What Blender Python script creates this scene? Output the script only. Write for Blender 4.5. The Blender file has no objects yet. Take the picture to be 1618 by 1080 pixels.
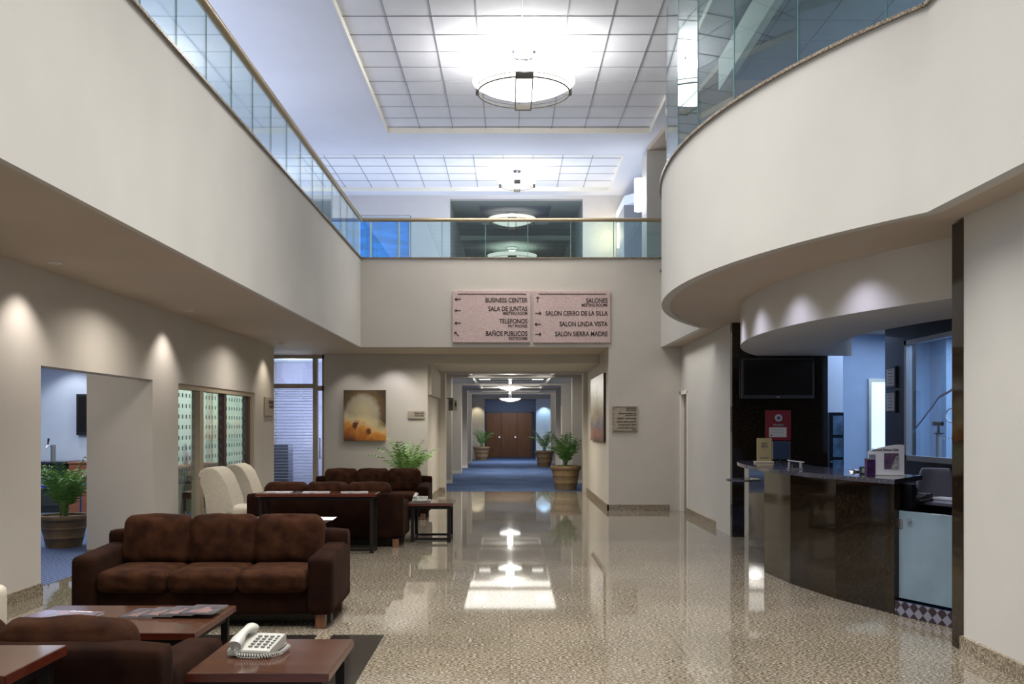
import bpy, bmesh, math, random
from mathutils import Vector, Matrix, Euler
S = bpy.context.scene
COL = S.collection
PI = math.pi
F, HX, HY, EYE = 1516.0, 806.0, 672.0, 1.6
def X(px, d): return (px-HX)*d/F
def Z(py, d): return EYE+(HY-py)*d/F

# ------------------------------------------------------------------ materials
MATS = {}
def _new(name):
    m = bpy.data.materials.new(name); m.use_nodes = True
    return m, m.node_tree.nodes, m.node_tree.links, m.node_tree.nodes['Principled BSDF']
def mat(name, col, rough=.5, metal=0, spec=.5, var=0, vscale=4, bump=0, bscale=30, emit=None, es=0, sheen=0, coat=0, stretch=None, col2=None):
    if name in MATS: return MATS[name]
    m, n, l, p = _new(name)
    p.inputs['Base Color'].default_value = (*col, 1)
    p.inputs['Roughness'].default_value = rough
    p.inputs['Metallic'].default_value = metal
    p.inputs['Specular IOR Level'].default_value = spec
    if sheen:
        p.inputs['Sheen Weight'].default_value = sheen
        p.inputs['Sheen Roughness'].default_value = .45
        p.inputs['Sheen Tint'].default_value = (.8,.5,.35,1)
    if coat:
        p.inputs['Coat Weight'].default_value = coat; p.inputs['Coat Roughness'].default_value = .05
    if emit:
        p.inputs['Emission Color'].default_value = (*emit, 1); p.inputs['Emission Strength'].default_value = es
    tc = n.new('ShaderNodeTexCoord'); src = tc.outputs['Object']
    if stretch:
        mp = n.new('ShaderNodeMapping'); mp.inputs['Scale'].default_value = stretch
        l.new(src, mp.inputs['Vector']); src = mp.outputs['Vector']
    t = n.new('ShaderNodeTexNoise'); t.inputs['Scale'].default_value = vscale; t.inputs['Detail'].default_value = 4
    l.new(src, t.inputs['Vector'])
    r = n.new('ShaderNodeValToRGB')
    v = max(var, .015)
    c2 = col2 or tuple(c*(1+v) for c in col)
    c1 = tuple(c*(1-v) for c in col) if not col2 else col
    r.color_ramp.elements[0].color = (*c1, 1); r.color_ramp.elements[0].position = .35
    r.color_ramp.elements[1].color = (*c2, 1); r.color_ramp.elements[1].position = .65
    l.new(t.outputs['Fac'], r.inputs['Fac']); l.new(r.outputs['Color'], p.inputs['Base Color'])
    if bump:
        b = n.new('ShaderNodeBump'); b.inputs['Strength'].default_value = bump; b.inputs['Distance'].default_value = .01
        t2 = n.new('ShaderNodeTexNoise'); t2.inputs['Scale'].default_value = bscale; t2.inputs['Detail'].default_value = 3
        l.new(src, t2.inputs['Vector']); l.new(t2.outputs['Fac'], b.inputs['Height']); l.new(b.outputs['Normal'], p.inputs['Normal'])
    MATS[name] = m; return m

def glassmat(name, tint=(.86,.95,.93), refl=.12, rough=0.0, gcol=(1,1,1)):
    m = bpy.data.materials.new(name); m.use_nodes = True
    n, l = m.node_tree.nodes, m.node_tree.links
    n.remove(n['Principled BSDF']); out = n['Material Output']
    tr = n.new('ShaderNodeBsdfTransparent'); tr.inputs['Color'].default_value = (*tint,1)
    gl = n.new('ShaderNodeBsdfGlossy'); gl.inputs['Roughness'].default_value = rough; gl.inputs['Color'].default_value = (*gcol,1)
    fr = n.new('ShaderNodeFresnel'); fr.inputs['IOR'].default_value = 1.5
    ge = n.new('ShaderNodeNewGeometry'); mi = n.new('ShaderNodeMath'); mi.operation = 'MULTIPLY_ADD'; mi.inputs[1].default_value = -.8333; mi.inputs[2].default_value = 1.5
    l.new(ge.outputs['Backfacing'], mi.inputs[0]); l.new(mi.outputs[0], fr.inputs['IOR'])   # same reflectance on both faces of the pane
    ad = n.new('ShaderNodeMath'); ad.operation = 'ADD'; ad.inputs[1].default_value = refl; ad.use_clamp = True
    l.new(fr.outputs[0], ad.inputs[0])
    mx = n.new('ShaderNodeMixShader')
    l.new(ad.outputs[0], mx.inputs[0]); l.new(tr.outputs[0], mx.inputs[1]); l.new(gl.outputs[0], mx.inputs[2]); l.new(mx.outputs[0], out.inputs['Surface'])
    return m

def ramp(n, stops):
    r = n.new('ShaderNodeValToRGB'); e = r.color_ramp.elements
    while len(e) < len(stops): e.new(.5)
    for k, (p, c) in enumerate(stops): e[k].position = p; e[k].color = (*c, 1)
    return r

def granite(name, stops, rough, scale=70, big=.35, joints=None, stretch=(1,1,1)):
    m, n, l, p = _new(name)
    tc = n.new('ShaderNodeTexCoord'); mp = n.new('ShaderNodeMapping'); mp.inputs['Scale'].default_value = stretch
    l.new(tc.outputs['Object'], mp.inputs['Vector'])
    t = n.new('ShaderNodeTexNoise'); t.inputs['Scale'].default_value = scale; t.inputs['Detail'].default_value = 4; t.inputs['Roughness'].default_value = .7
    l.new(mp.outputs[0], t.inputs['Vector'])
    r = ramp(n, stops); l.new(t.outputs['Fac'], r.inputs['Fac'])
    t2 = n.new('ShaderNodeTexNoise'); t2.inputs['Scale'].default_value = 1.1; t2.inputs['Detail'].default_value = 3; t2.inputs['Distortion'].default_value = .6
    l.new(tc.outputs['Object'], t2.inputs['Vector'])
    r2 = ramp(n, [(.3, (1-big,)*3), (.7, (1+big*.4, 1+big*.4, 1+big*.5))]); l.new(t2.outputs['Fac'], r2.inputs['Fac'])
    mx = n.new('ShaderNodeMix'); mx.data_type = 'RGBA'; mx.blend_type = 'MULTIPLY'; mx.inputs[0].default_value = 1
    l.new(r.outputs['Color'], mx.inputs[6]); l.new(r2.outputs['Color'], mx.inputs[7])
    last = mx.outputs[2]
    if joints:
        bt = n.new('ShaderNodeTexBrick'); bt.offset = 0; bt.inputs['Scale'].default_value = 1
        bt.inputs['Brick Width'].default_value = joints; bt.inputs['Row Height'].default_value = joints
        bt.inputs['Mortar Size'].default_value = .0022; bt.inputs['Mortar Smooth'].default_value = 0
        bt.inputs['Color1'].default_value = (1,1,1,1); bt.inputs['Color2'].default_value = (.93,.92,.9,1); bt.inputs['Mortar'].default_value = (.6,.57,.52,1)
        l.new(tc.outputs['Object'], bt.inputs['Vector'])
        m2 = n.new('ShaderNodeMix'); m2.data_type = 'RGBA'; m2.blend_type = 'MULTIPLY'; m2.inputs[0].default_value = 1
        l.new(last, m2.inputs[6]); l.new(bt.outputs['Color'], m2.inputs[7]); last = m2.outputs[2]
    l.new(last, p.inputs['Base Color']); p.inputs['Roughness'].default_value = rough
    p.inputs['Specular IOR Level'].default_value = .6
    MATS[name] = m; return m

def painting(name, kind):
    m, n, l, p = _new(name)
    tc = n.new('ShaderNodeTexCoord')
    t = n.new('ShaderNodeTexNoise'); t.inputs['Scale'].default_value = 5; t.inputs['Detail'].default_value = 8; t.inputs['Distortion'].default_value = 1.2
    l.new(tc.outputs['Generated'], t.inputs['Vector'])
    sep = n.new('ShaderNodeSeparateXYZ'); l.new(tc.outputs['Generated'], sep.inputs[0])
    def mth(op, a, b=None, v=None):
        q = n.new('ShaderNodeMath'); q.operation = op
        l.new(a, q.inputs[0])
        if b is not None: l.new(b, q.inputs[1])
        if v is not None: q.inputs[1].default_value = v
        return q.outputs[0]
    if kind == 'orb':
        dx = mth('MULTIPLY', mth('SUBTRACT', sep.outputs[0], v=.44), v=.92)
        dz = mth('SUBTRACT', sep.outputs[2], v=.52)
        d = mth('SQRT', mth('ADD', mth('MULTIPLY', dx, dx), mth('MULTIPLY', dz, dz)))
        d2 = mth('ADD', d, mth('MULTIPLY', mth('SUBTRACT', t.outputs['Fac'], v=.5), v=.16))
        r = ramp(n, [(.12, (.46,.38,.22)), (.34, (.34,.30,.21)), (.43, (.12,.075,.03)), (.60, (.045,.028,.014))])
        l.new(d2, r.inputs['Fac'])
        h = mth('ADD', mth('ADD', sep.outputs[2], mth('MULTIPLY', sep.outputs[0], v=.22)), mth('MULTIPLY', mth('SUBTRACT', t.outputs['Fac'], v=.5), v=.34))
        r2 = ramp(n, [(.05, (.10,.035,.012)), (.18, (.40,.12,.015)), (.34, (.62,.27,.04)), (.48, (.75,.60,.32))])
        l.new(h, r2.inputs['Fac'])
        f = ramp(n, [(.40, (0,0,0)), (.62, (1,1,1))]); l.new(h, f.inputs['Fac'])
        mx = n.new('ShaderNodeMix'); mx.data_type = 'RGBA'
        l.new(f.outputs['Color'], mx.inputs[0]); l.new(r2.outputs['Color'], mx.inputs[6]); l.new(r.outputs['Color'], mx.inputs[7])
        last = mx.outputs[2]
        for (bx, bz, rad) in ((.27,.33,.065), (.60,.17,.06)):
            ax = mth('SUBTRACT', sep.outputs[0], v=bx); az = mth('SUBTRACT', sep.outputs[2], v=bz)
            dd = mth('ADD', mth('SQRT', mth('ADD', mth('MULTIPLY', ax, ax), mth('MULTIPLY', az, az))), mth('MULTIPLY', mth('SUBTRACT', t.outputs['Fac'], v=.5), v=.22))
            ff = ramp(n, [(rad*.5, (1,1,1)), (rad*1.1, (0,0,0))]); l.new(dd, ff.inputs['Fac'])
            m3 = n.new('ShaderNodeMix'); m3.data_type = 'RGBA'
            l.new(ff.outputs['Color'], m3.inputs[0]); l.new(last, m3.inputs[6]); m3.inputs[7].default_value = (.13,.03,.015,1); last = m3.outputs[2]
        l.new(last, p.inputs['Base Color'])
    elif kind == 'mist':
        h = mth('ADD', sep.outputs[2], mth('MULTIPLY', mth('SUBTRACT', t.outputs['Fac'], v=.5), v=.7))
        r = ramp(n, [(.0, (.12,.08,.07)), (.16, (.35,.14,.07)), (.26, (.12,.13,.20)), (.42, (.36,.29,.20)), (.6, (.50,.46,.33)), (.8, (.62,.62,.58))])
        l.new(h, r.inputs['Fac']); l.new(r.outputs['Color'], p.inputs['Base Color'])
    else:
        r = ramp(n, [(.3, (.16,.07,.03)), (.6, (.30,.15,.06))]); l.new(t.outputs['Fac'], r.inputs['Fac']); l.new(r.outputs['Color'], p.inputs['Base Color'])
    p.inputs['Roughness'].default_value = .4
    MATS[name] = m; return m

def wood(name, c1, c2, rough=.25, along=0):
    m, n, l, p = _new(name)
    tc = n.new('ShaderNodeTexCoord'); mp = n.new('ShaderNodeMapping')
    sc = [18,18,18]; sc[along] = 1.2; mp.inputs['Scale'].default_value = sc
    l.new(tc.outputs['Object'], mp.inputs['Vector'])
    t = n.new('ShaderNodeTexNoise'); t.inputs['Scale'].default_value = 1.5; t.inputs['Detail'].default_value = 6; t.inputs['Distortion'].default_value = .5
    l.new(mp.outputs[0], t.inputs['Vector'])
    r = ramp(n, [(.3, c1), (.7, c2)]); l.new(t.outputs['Fac'], r.inputs['Fac']); l.new(r.outputs['Color'], p.inputs['Base Color'])
    p.inputs['Roughness'].default_value = rough; p.inputs['Specular IOR Level'].default_value = .6
    MATS[name] = m; return m

def stripes(name, axis, scale, ca, cb, rough=.9, second=None):
    m, n, l, p = _new(name)
    tc = n.new('ShaderNodeTexCoord')
    w = n.new('ShaderNodeTexWave'); w.bands_direction = axis; w.inputs['Scale'].default_value = scale; w.inputs['Distortion'].default_value = 1.5; w.inputs['Detail'].default_value = 2
    l.new(tc.outputs['Object'], w.inputs['Vector'])
    r = ramp(n, [(.35, ca), (.65, cb)]); l.new(w.outputs['Fac'], r.inputs['Fac']); l.new(r.outputs['Color'], p.inputs['Base Color'])
    p.inputs['Roughness'].default_value = rough
    MATS[name] = m; return m

def diamond(name):
    m, n, l, p = _new(name)
    tc = n.new('ShaderNodeTexCoord'); mp = n.new('ShaderNodeMapping')
    mp.inputs['Scale'].default_value = (1,1,1); 
    l.new(tc.outputs['UV'], mp.inputs['Vector']); mp.inputs['Rotation'].default_value = (0,0,PI/4)
    ck = n.new('ShaderNodeTexChecker'); ck.inputs['Scale'].default_value = 1
    ck.inputs['Color1'].default_value = (.17,.17,.22,1); ck.inputs['Color2'].default_value = (.02,.010,.014,1)
    l.new(mp.outputs[0], ck.inputs['Vector'])
    l.new(ck.outputs['Color'], p.inputs['Base Color']); p.inputs['Roughness'].default_value = .85
    MATS[name] = m; return m

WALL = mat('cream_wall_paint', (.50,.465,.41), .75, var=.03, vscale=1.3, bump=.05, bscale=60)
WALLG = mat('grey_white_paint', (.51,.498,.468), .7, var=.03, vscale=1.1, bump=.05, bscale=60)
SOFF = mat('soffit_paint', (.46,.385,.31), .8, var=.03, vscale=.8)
CEIL = mat('ceiling_paint', (.64,.66,.74), .8, var=.03, vscale=.7)
COFF = mat('ceiling_tile', (.64,.65,.70), .85, var=.03, vscale=2, bump=.05, bscale=200)
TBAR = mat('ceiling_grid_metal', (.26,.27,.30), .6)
TRIMW = mat('white_trim_paint', (.72,.70,.64), .6)
BLUEW = mat('blue_lit_wall_paint', (.22,.29,.42), .7, var=.03)
COOLW = mat('cool_white_paint', (.62,.68,.78), .7, var=.02)
FLOOR = granite('polished_granite_floor', [(.37,(.020,.014,.009)), (.45,(.095,.072,.045)), (.51,(.21,.175,.12)), (.57,(.33,.30,.245)), (.65,(.58,.565,.55))], .035, 100, .18, joints=1.22, stretch=(.42,1.0,1))
GRAN = granite('granite_skirting', [(.32,(.04,.03,.02)), (.45,(.16,.125,.085)), (.58,(.34,.28,.2)), (.7,(.55,.48,.38))], .25, 60, .1)
BLKG = granite('black_polished_granite', [(.35,(.006,.004,.003)), (.55,(.018,.012,.007)), (.75,(.05,.034,.02))], .05, 40, .3)
BLKF = mat('black_floor_stone', (.018,.015,.013), .12, spec=.4, var=.2, vscale=30)
DKTOP = granite('grey_granite_counter', [(.35,(.02,.02,.03)), (.55,(.06,.06,.08)), (.7,(.16,.16,.2))], .08, 80, .1)
CARPET = mat('blue_carpet', (.060,.095,.19), .95, spec=.1, var=.22, vscale=.9, bump=.3, bscale=250)
CARPETS = stripes('striped_blue_carpet', 'DIAGONAL', 9, (.02,.045,.13), (.11,.155,.29))
VELVET = mat('brown_velvet', (.018,.0065,.0035), .85, spec=.06, var=.4, vscale=9, bump=.25, bscale=45, sheen=.03, col2=(.040,.015,.0065))
VELVETD = mat('brown_velvet_frame', (.010,.004,.003), .9, spec=.04, var=.3, vscale=5, bump=.15, bscale=60, sheen=.025, col2=(.020,.008,.0045))
LEGW = wood('sofa_leg_wood', (.10,.035,.014), (.20,.075,.03), .4, 2)
TABLEW = wood('mahogany_veneer', (.040,.014,.008), (.075,.028,.014), .12, 0)
TABLER = wood('red_mahogany_edge', (.06,.010,.005), (.095,.018,.008), .25, 0)
TLEG = mat('dark_table_metal', (.008,.006,.005), .5, spec=.2)
CHROME = mat('chrome', (.7,.7,.72), .15, metal=1)
BRUSH = mat('brushed_steel', (.45,.44,.42), .35, metal=1)
DKMET = mat('bronze_lamp_metal', (.10,.09,.075), .5)
BRASS = mat('handrail_satin', (.36,.28,.17), .35, metal=.4)
CREAMF = mat('cream_chenille', (.50,.45,.365), .95, spec=.1, var=.05, vscale=22, bump=.3, bscale=120)
TERRA = mat('brown_planter_clay', (.19,.125,.065), .6, var=.12, vscale=8)
SOIL = mat('potting_soil', (.03,.02,.012), .95, var=.4, vscale=60, bump=.6)
LEAF = mat('palm_leaf', (.035,.11,.018), .45, var=.5, vscale=6, col2=(.10,.24,.05))
LEAFB = mat('bright_palm_leaf', (.07,.20,.03), .45, var=.5, vscale=6, col2=(.22,.40,.10))
STEM = mat('palm_stem', (.12,.16,.05), .6)
PLAST = mat('ivory_plastic', (.43,.42,.38), .4)
KEYM = mat('phone_key_grey', (.20,.20,.19), .5)
BLKP = mat('black_plastic', (.012,.012,.014), .35)
SCREEN = mat('dark_screen', (.016,.014,.013), .12)
NAVY = mat('navy_plastic', (.02,.035,.07), .4)
FRAMEM = mat('bronze_window_frame', (.36,.29,.20), .5)
DARKM = mat('dark_mullion', (.05,.025,.018), .4)
SILVER = mat('silver_frame', (.50,.49,.50), .35, metal=.5)
WDOOR = wood('brown_door_veneer', (.17,.06,.014), (.28,.11,.03), .35, 2)
WBAR = wood('orange_bar_wood', (.22,.07,.03), (.32,.11,.045), .35, 0)
PINKM = granite('pink_marble', [(.28,(.34,.21,.19)), (.42,(.52,.38,.35)), (.6,(.58,.44,.41)), (.75,(.62,.51,.48))], .35, 22, .08)
TANM = mat('tan_stone_sign', (.33,.28,.21), .5, var=.1, vscale=10)
INK = mat('dark_brown_ink', (.03,.015,.012), .6)
INKG = mat('grey_ink', (.10,.09,.10), .6)
GOLD = mat('gold_plate', (.46,.37,.17), .35, metal=.3)
REDP = mat('red_plaque', (.20,.008,.010), .35)
WHITEP = mat('white_paper', (.66,.66,.70), .6)
CREAMP = mat('cream_plate', (.52,.46,.38), .5)
PURPLE = mat('purple_carton', (.035,.008,.06), .4, var=.5, vscale=20)
GREYCH = mat('grey_chair_shell', (.22,.215,.26), .5)
BOWL = mat('glowing_bowl_glass', (.9,.9,.88), .3, emit=(1,.98,.93), es=4)
BOWLD = mat('dim_bowl_glass', (.8,.8,.72), .3, emit=(1,.98,.85), es=.8)
LGLOW = mat('light_diffuser', (.9,.9,.9), .4, emit=(1,.98,.92), es=2.0)
SCONCE = mat('sconce_diffuser', (.9,.9,.9), .4, emit=(.95,.97,1), es=4.5)
BLUEGLOW = mat('blue_glow_pane', (.02,.15,.45), .5, emit=(.02,.18,.55), es=.55, var=.4, vscale=1.5, stretch=(1,1,5))  # window pane emits blue itself, in place of light from behind it
DOORGLOW = mat('bright_frosted_pane', (.6,.8,.95), .4, emit=(.50,.78,.98), es=.95, var=.1, vscale=1.5)
GLASS = glassmat('clear_balustrade_glass', (.84,.94,.95), .05)
GLASSG = glassmat('green_tint_glass', (.78,.88,.84), .03)
GLASSC = glassmat('curved_wall_glass', (.72,.84,.86), .02)
GLASSP = glassmat('shopfront_glass', (.88,.94,.91), .05)
GLASSO = glassmat('office_window_glass', (.75,.85,.95), .06)
GLEDGE = mat('glass_edge', (.10,.22,.22), .2, emit=(.5,.75,.8), es=.03)
FROST = mat('frosted_glass_gate', (.17,.24,.30), .18, var=.15, vscale=2)
BLIND = mat('blind_slat', (.70,.71,.88), .5)
DIAM = diamond('diamond_check_carpet')

# ------------------------------------------------------------------ geometry helpers
def xf(loc=(0,0,0), rz=0, rx=0, ry=0):
    return Matrix.Translation(loc) @ Euler((rx,ry,rz)).to_matrix().to_4x4()
class MB:
    def __init__(s): s.b = bmesh.new()
    def box(s, x0,x1,y0,y1,z0,z1, bev=0, M=None, seg=2):
        r = bmesh.ops.create_cube(s.b, size=1)
        vs = r['verts']
        T = Matrix.Translation(((x0+x1)/2,(y0+y1)/2,(z0+z1)/2)) @ Matrix.Diagonal((abs(x1-x0),abs(y1-y0),abs(z1-z0),1))
        bmesh.ops.transform(s.b, matrix=T, verts=vs)
        if bev:
            es = list({e for v in vs for e in v.link_edges})
            g = bmesh.ops.bevel(s.b, geom=es, offset=bev, segments=seg, profile=.5, affect='EDGES')
            vs = list({v for f in g['faces'] for v in f.verts} | {v for v in vs if v.is_valid})
        if M: bmesh.ops.transform(s.b, matrix=M, verts=vs)
        return s
    def cyl(s, p0, p1, r0, r1=None, n=16):
        r1 = r0 if r1 is None else r1
        p0, p1 = Vector(p0), Vector(p1); d = p1-p0
        g = bmesh.ops.create_cone(s.b, cap_ends=True, segments=n, radius1=r0, radius2=r1, depth=d.length)
        q = Vector((0,0,1)).rotation_difference(d.normalized()).to_matrix().to_4x4()
        bmesh.ops.transform(s.b, matrix=Matrix.Translation((p0+p1)/2) @ q, verts=g['verts'])
        return s
    def lathe(s, prof, c=(0,0,0), n=32, sx=1, sy=1, square=0):
        rings = []
        for (r, z) in prof:
            ring = []
            for k in range(n):
                a = 2*PI*k/n
                ring.append(s.b.verts.new((c[0]+r*math.cos(a)*sx, c[1]+r*math.sin(a)*sy, c[2]+z)))
            rings.append(ring)
        for a, b in zip(rings, rings[1:]):
            for k in range(n):
                s.b.faces.new((a[k], a[(k+1)%n], b[(k+1)%n], b[k]))
        if prof[0][0] > 1e-4: s.b.faces.new(rings[0][::-1])
        if prof[-1][0] > 1e-4: s.b.faces.new(rings[-1])
        return s
    def prism(s, pts, lo, hi, axis='z'):
        def P(a, b, c):
            return {'z': (a,b,c), 'y': (a,c,b), 'x': (c,a,b)}[axis]
        A = [s.b.verts.new(P(p[0],p[1],lo)) for p in pts]; B = [s.b.verts.new(P(p[0],p[1],hi)) for p in pts]
        n = len(pts)
        s.b.faces.new(A[::-1]); s.b.faces.new(B)
        for k in range(n): s.b.faces.new((A[k], A[(k+1)%n], B[(k+1)%n], B[k]))
        return s
    def quad(s, *pts):
        s.b.faces.new([s.b.verts.new(p) for p in pts]); return s
    def tube(s, pts, r, n=8, closed=False):
        pts = [Vector(p) for p in pts]; rings = []; m = len(pts)
        for i, p in enumerate(pts):
            if closed: d = pts[(i+1)%m]-pts[i-1]
            else: d = pts[min(i+1,m-1)]-pts[max(i-1,0)]
            d.normalize(); u = d.cross(Vector((0,0,1)))
            if u.length < 1e-3: u = d.cross(Vector((1,0,0)))
            u.normalize(); w = d.cross(u)
            rr = r[i] if isinstance(r, (list,tuple)) else r
            rings.append([s.b.verts.new(p+rr*(math.cos(2*PI*k/n)*u+math.sin(2*PI*k/n)*w)) for k in range(n)])
        pr = list(zip(rings, rings[1:])) + ([(rings[-1], rings[0])] if closed else [])
        for a, b in pr:
            for k in range(n): s.b.faces.new((a[k], a[(k+1)%n], b[(k+1)%n], b[k]))
        if not closed: s.b.faces.new(rings[0][::-1]); s.b.faces.new(rings[-1])
        return s
    def ring(s, c, R, r, n=48, m=8):
        return s.tube([(c[0]+R*math.cos(2*PI*k/n), c[1]+R*math.sin(2*PI*k/n), c[2]) for k in range(n)], r, m, True)
    def cushion(s, w, d, h, r, puff=(0,0,0), M=None, n=12, wr=0, seed=0):
        """rounded puffed block centred at the origin"""
        rnd = random.Random(seed); ph = [rnd.uniform(0,6.28) for _ in range(6)]
        tmp = bmesh.new(); bmesh.ops.create_cube(tmp, size=2)
        bmesh.ops.subdivide_edges(tmp, edges=tmp.edges[:], cuts=n, use_grid_fill=True)
        H = Vector((w/2, d/2, h/2)); mp = {}
        for v in tmp.verts:
            q = v.co.copy()
            q = Vector([math.copysign(abs(c)**.8, c) for c in q])
            p = Vector((q.x*H.x, q.y*H.y, q.z*H.z))
            core = Vector([max(-H[i]+r, min(H[i]-r, p[i])) for i in range(3)])
            dv = p-core
            if dv.length > 1e-6: p = core + dv.normalized()*r
            p.x *= 1+puff[0]*(1-q.y*q.y)*(1-q.z*q.z); p.y *= 1+puff[1]*(1-q.x*q.x)*(1-q.z*q.z); p.z *= 1+puff[2]*(1-q.x*q.x)*(1-q.y*q.y)
            if wr:
                p.y += wr*math.sin(q.x*5+ph[0]+2*q.z)*math.sin(q.z*4+ph[1]); p.z += wr*.7*math.sin(q.x*6+ph[2])*math.sin(q.y*3+ph[3])
            if M: p = M @ p
            mp[v] = s.b.verts.new(p)
        for f in tmp.faces: s.b.faces.new([mp[v] for v in f.verts])
        tmp.free(); return s
    def build(s, name, m, parent=None, smooth=False, loc=None, rz=0):
        me = bpy.data.meshes.new(name)
        bmesh.ops.recalc_face_normals(s.b, faces=s.b.faces[:])
        s.b.to_mesh(me); s.b.free()
        for mm in (m if isinstance(m, list) else [m]): me.materials.append(mm)
        o = bpy.data.objects.new(name, me); COL.objects.link(o)
        if smooth:
            for p in me.polygons: p.use_smooth = True
            if smooth != 'all':
                try: me.set_sharp_from_angle(angle=math.radians(40))
                except Exception: pass
        if parent: o.parent = parent
        if loc: o.location = loc
        if rz: o.rotation_euler[2] = rz
        return o
def tag(o, label=None, cat=None, group=None, kind=None):
    if label: o['label'] = label
    if cat: o['category'] = cat
    if group: o['group'] = group
    if kind: o['kind'] = kind
    return o
def struct(name, mb, m, smooth=False):
    o = mb.build(name, m, smooth=smooth); o['kind'] = 'structure'
    return o
def thing(name, loc, label, cat, group=None, rz=0):
    o = bpy.data.objects.new(name, None); COL.objects.link(o); o.empty_display_size = .1
    o.location = loc; o.rotation_euler[2] = rz
    return tag(o, label, cat, group)
def copy_tree(o, parent=None):
    c = o.copy(); COL.objects.link(c); c.parent = parent
    for ch in list(o.children): copy_tree(ch, c)
    return c
def text_obj(body, size, M, m, parent, name='lettering', align='LEFT', ext=.002, sx=1.0, spacing=1.0):
    cu = bpy.data.curves.new('t', 'FONT'); cu.body = body; cu.size = size; cu.align_x = align; cu.extrude = ext; cu.offset = size*.022; cu.space_character = spacing
    t = bpy.data.objects.new('t', cu); COL.objects.link(t)
    dg = bpy.context.evaluated_depsgraph_get(); dg.update()
    me = bpy.data.meshes.new_from_object(t.evaluated_get(dg))
    bpy.data.objects.remove(t)
    me.transform(M @ Matrix.Diagonal((sx,1,1,1)))
    me.materials.clear(); me.materials.append(m)
    return me
def texts(items, m, parent, name='lettering'):
    """items: (body,size,Matrix,align,sx); one part per line of writing"""
    for (body, size, M, align, sx) in items:
        me = text_obj(body, size, M, m, parent, align=align, sx=sx); me.name = name
        o = bpy.data.objects.new(name, me); COL.objects.link(o); o.parent = parent
FR = Euler((PI/2,0,0)).to_matrix().to_4x4()      # text facing -Y (towards camera)

# ================================================================== THE ROOM SHELL
FD = 18.1            # depth of the far fascia
ZS, ZT = 3.08, 4.75  # soffit and top of the parapets
# floors
f = MB().box(-5.7, 9, -4, 23.3, -.12, 0); struct('floor', f, FLOOR)
f = MB().box(-2.6, 2.6, 23.3, 50, -.12, .004); struct('floor_corridor_carpet', f, CARPET)
f = MB().box(-12, -4.66, 3, 18.6, -.12, .003); struct('floor_side_room_carpet', f, CARPETS)
inl = MB().box(-1.355,-.96, 2, 7.33, .0, .003).box(-3.4,-1.47, 7.0, 7.33, 0, .003).box(-3.4,-2.9,2,7.0,0,.003).box(-2.9,-1.47,4.85,5.2,0,.003)
o = struct('floor_black_stone_inlay', inl, BLKF)

# left wall x=-4.45 with two openings
w = MB()
w.box(-4.65,-4.45, -4, 9.10, 0, ZS).box(-4.65,-4.45, 9.10,11.94, 2.17, ZS).box(-5.27,-4.45, 11.94,12.87, 0, ZS)
w.box(-4.65,-4.45, 12.87,16.74, 2.17, ZS).box(-4.65,-4.45, 16.74,FD-.02, 0, ZS)
struct('wall_left', w, WALL)
w = MB().box(-4.46,-4.43, -4, 9.10, 0, .11).box(-4.46,-4.43, 11.94,12.87, 0,.11).box(-4.46,-4.43, 16.74,FD, 0,.11).box(-5.26,-4.46,11.915,11.94,0,.06)
struct('baseboard_left', w, GRAN)
# side room shell
w = MB().box(-12,-4.66, 18.4,18.6, 0, 2.9).box(-12.1,-12, 3,18.6, 0,2.9).box(-12,-4.66, 2.9,3,0,2.9)
struct('wall_side_room', w, COOLW)
struct('ceiling_side_room', MB().box(-12,-4.66, 3,18.6, 2.9,3.0), COOLW)
# left slab + parapet
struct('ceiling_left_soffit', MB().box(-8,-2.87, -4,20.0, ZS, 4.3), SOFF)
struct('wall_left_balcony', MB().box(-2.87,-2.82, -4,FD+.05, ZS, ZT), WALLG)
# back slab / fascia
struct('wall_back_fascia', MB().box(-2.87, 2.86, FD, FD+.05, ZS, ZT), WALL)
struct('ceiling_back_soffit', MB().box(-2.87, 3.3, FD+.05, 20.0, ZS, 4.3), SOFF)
# granite caps
struct('trim_1', MB().box(-2.90,-2.79, -4,FD, ZT, ZT+.025), GRAN)
struct('trim_2', MB().box(-2.79,2.86, FD-.03,FD+.12, ZT, ZT+.02), GRAN)
# back wall at D=20 with storefront and portal
w = MB().box(X(512,20), -1.72, 20.0,20.2, 0, ZS)                       # wall with painting
w.box(-1.72, 1.9, 20.0,20.25, 2.90, ZS)                               # beam over the portal
struct('wall_back', w, WALL)
w = MB().box(-3.88,-1.72, 19.97,20.0, 0,.11); struct('baseboard_back', w, GRAN)
# portal between D=20 and 23.1
w = MB().box(-1.86,-1.72, 20.2,23.1, 0, 2.9).box(-2.8,-1.56, 23.1,23.5, 0, 3.2).box(-1.86,-1.66,20.2,23.1,2.25,2.9)
w.box(1.86, 3.5, FD, FD+.1, 0, ZS).box(1.86,2.0, FD+.1,23.1, 0, ZS).box(1.76,2.9, 23.1,23.5, 0, 3.2).box(-1.56,1.76, 23.1,23.3, 2.86,3.2)
struct('wall_portal', w, WALL)
struct('ceiling_portal', MB().box(-1.86,2.0, 20.2,23.2, 2.90,3.0), WALL)
w = MB().box(1.83,1.86, FD-.03,23.1, 0,.11).box(1.83,3.0, FD-.03,FD, 0,.11).box(-1.86,-1.56,23.07,23.1,0,.11).box(-1.72,-1.69,20.2,23.1,0,.11)
struct('baseboard_portal', w, GRAN)
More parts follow.
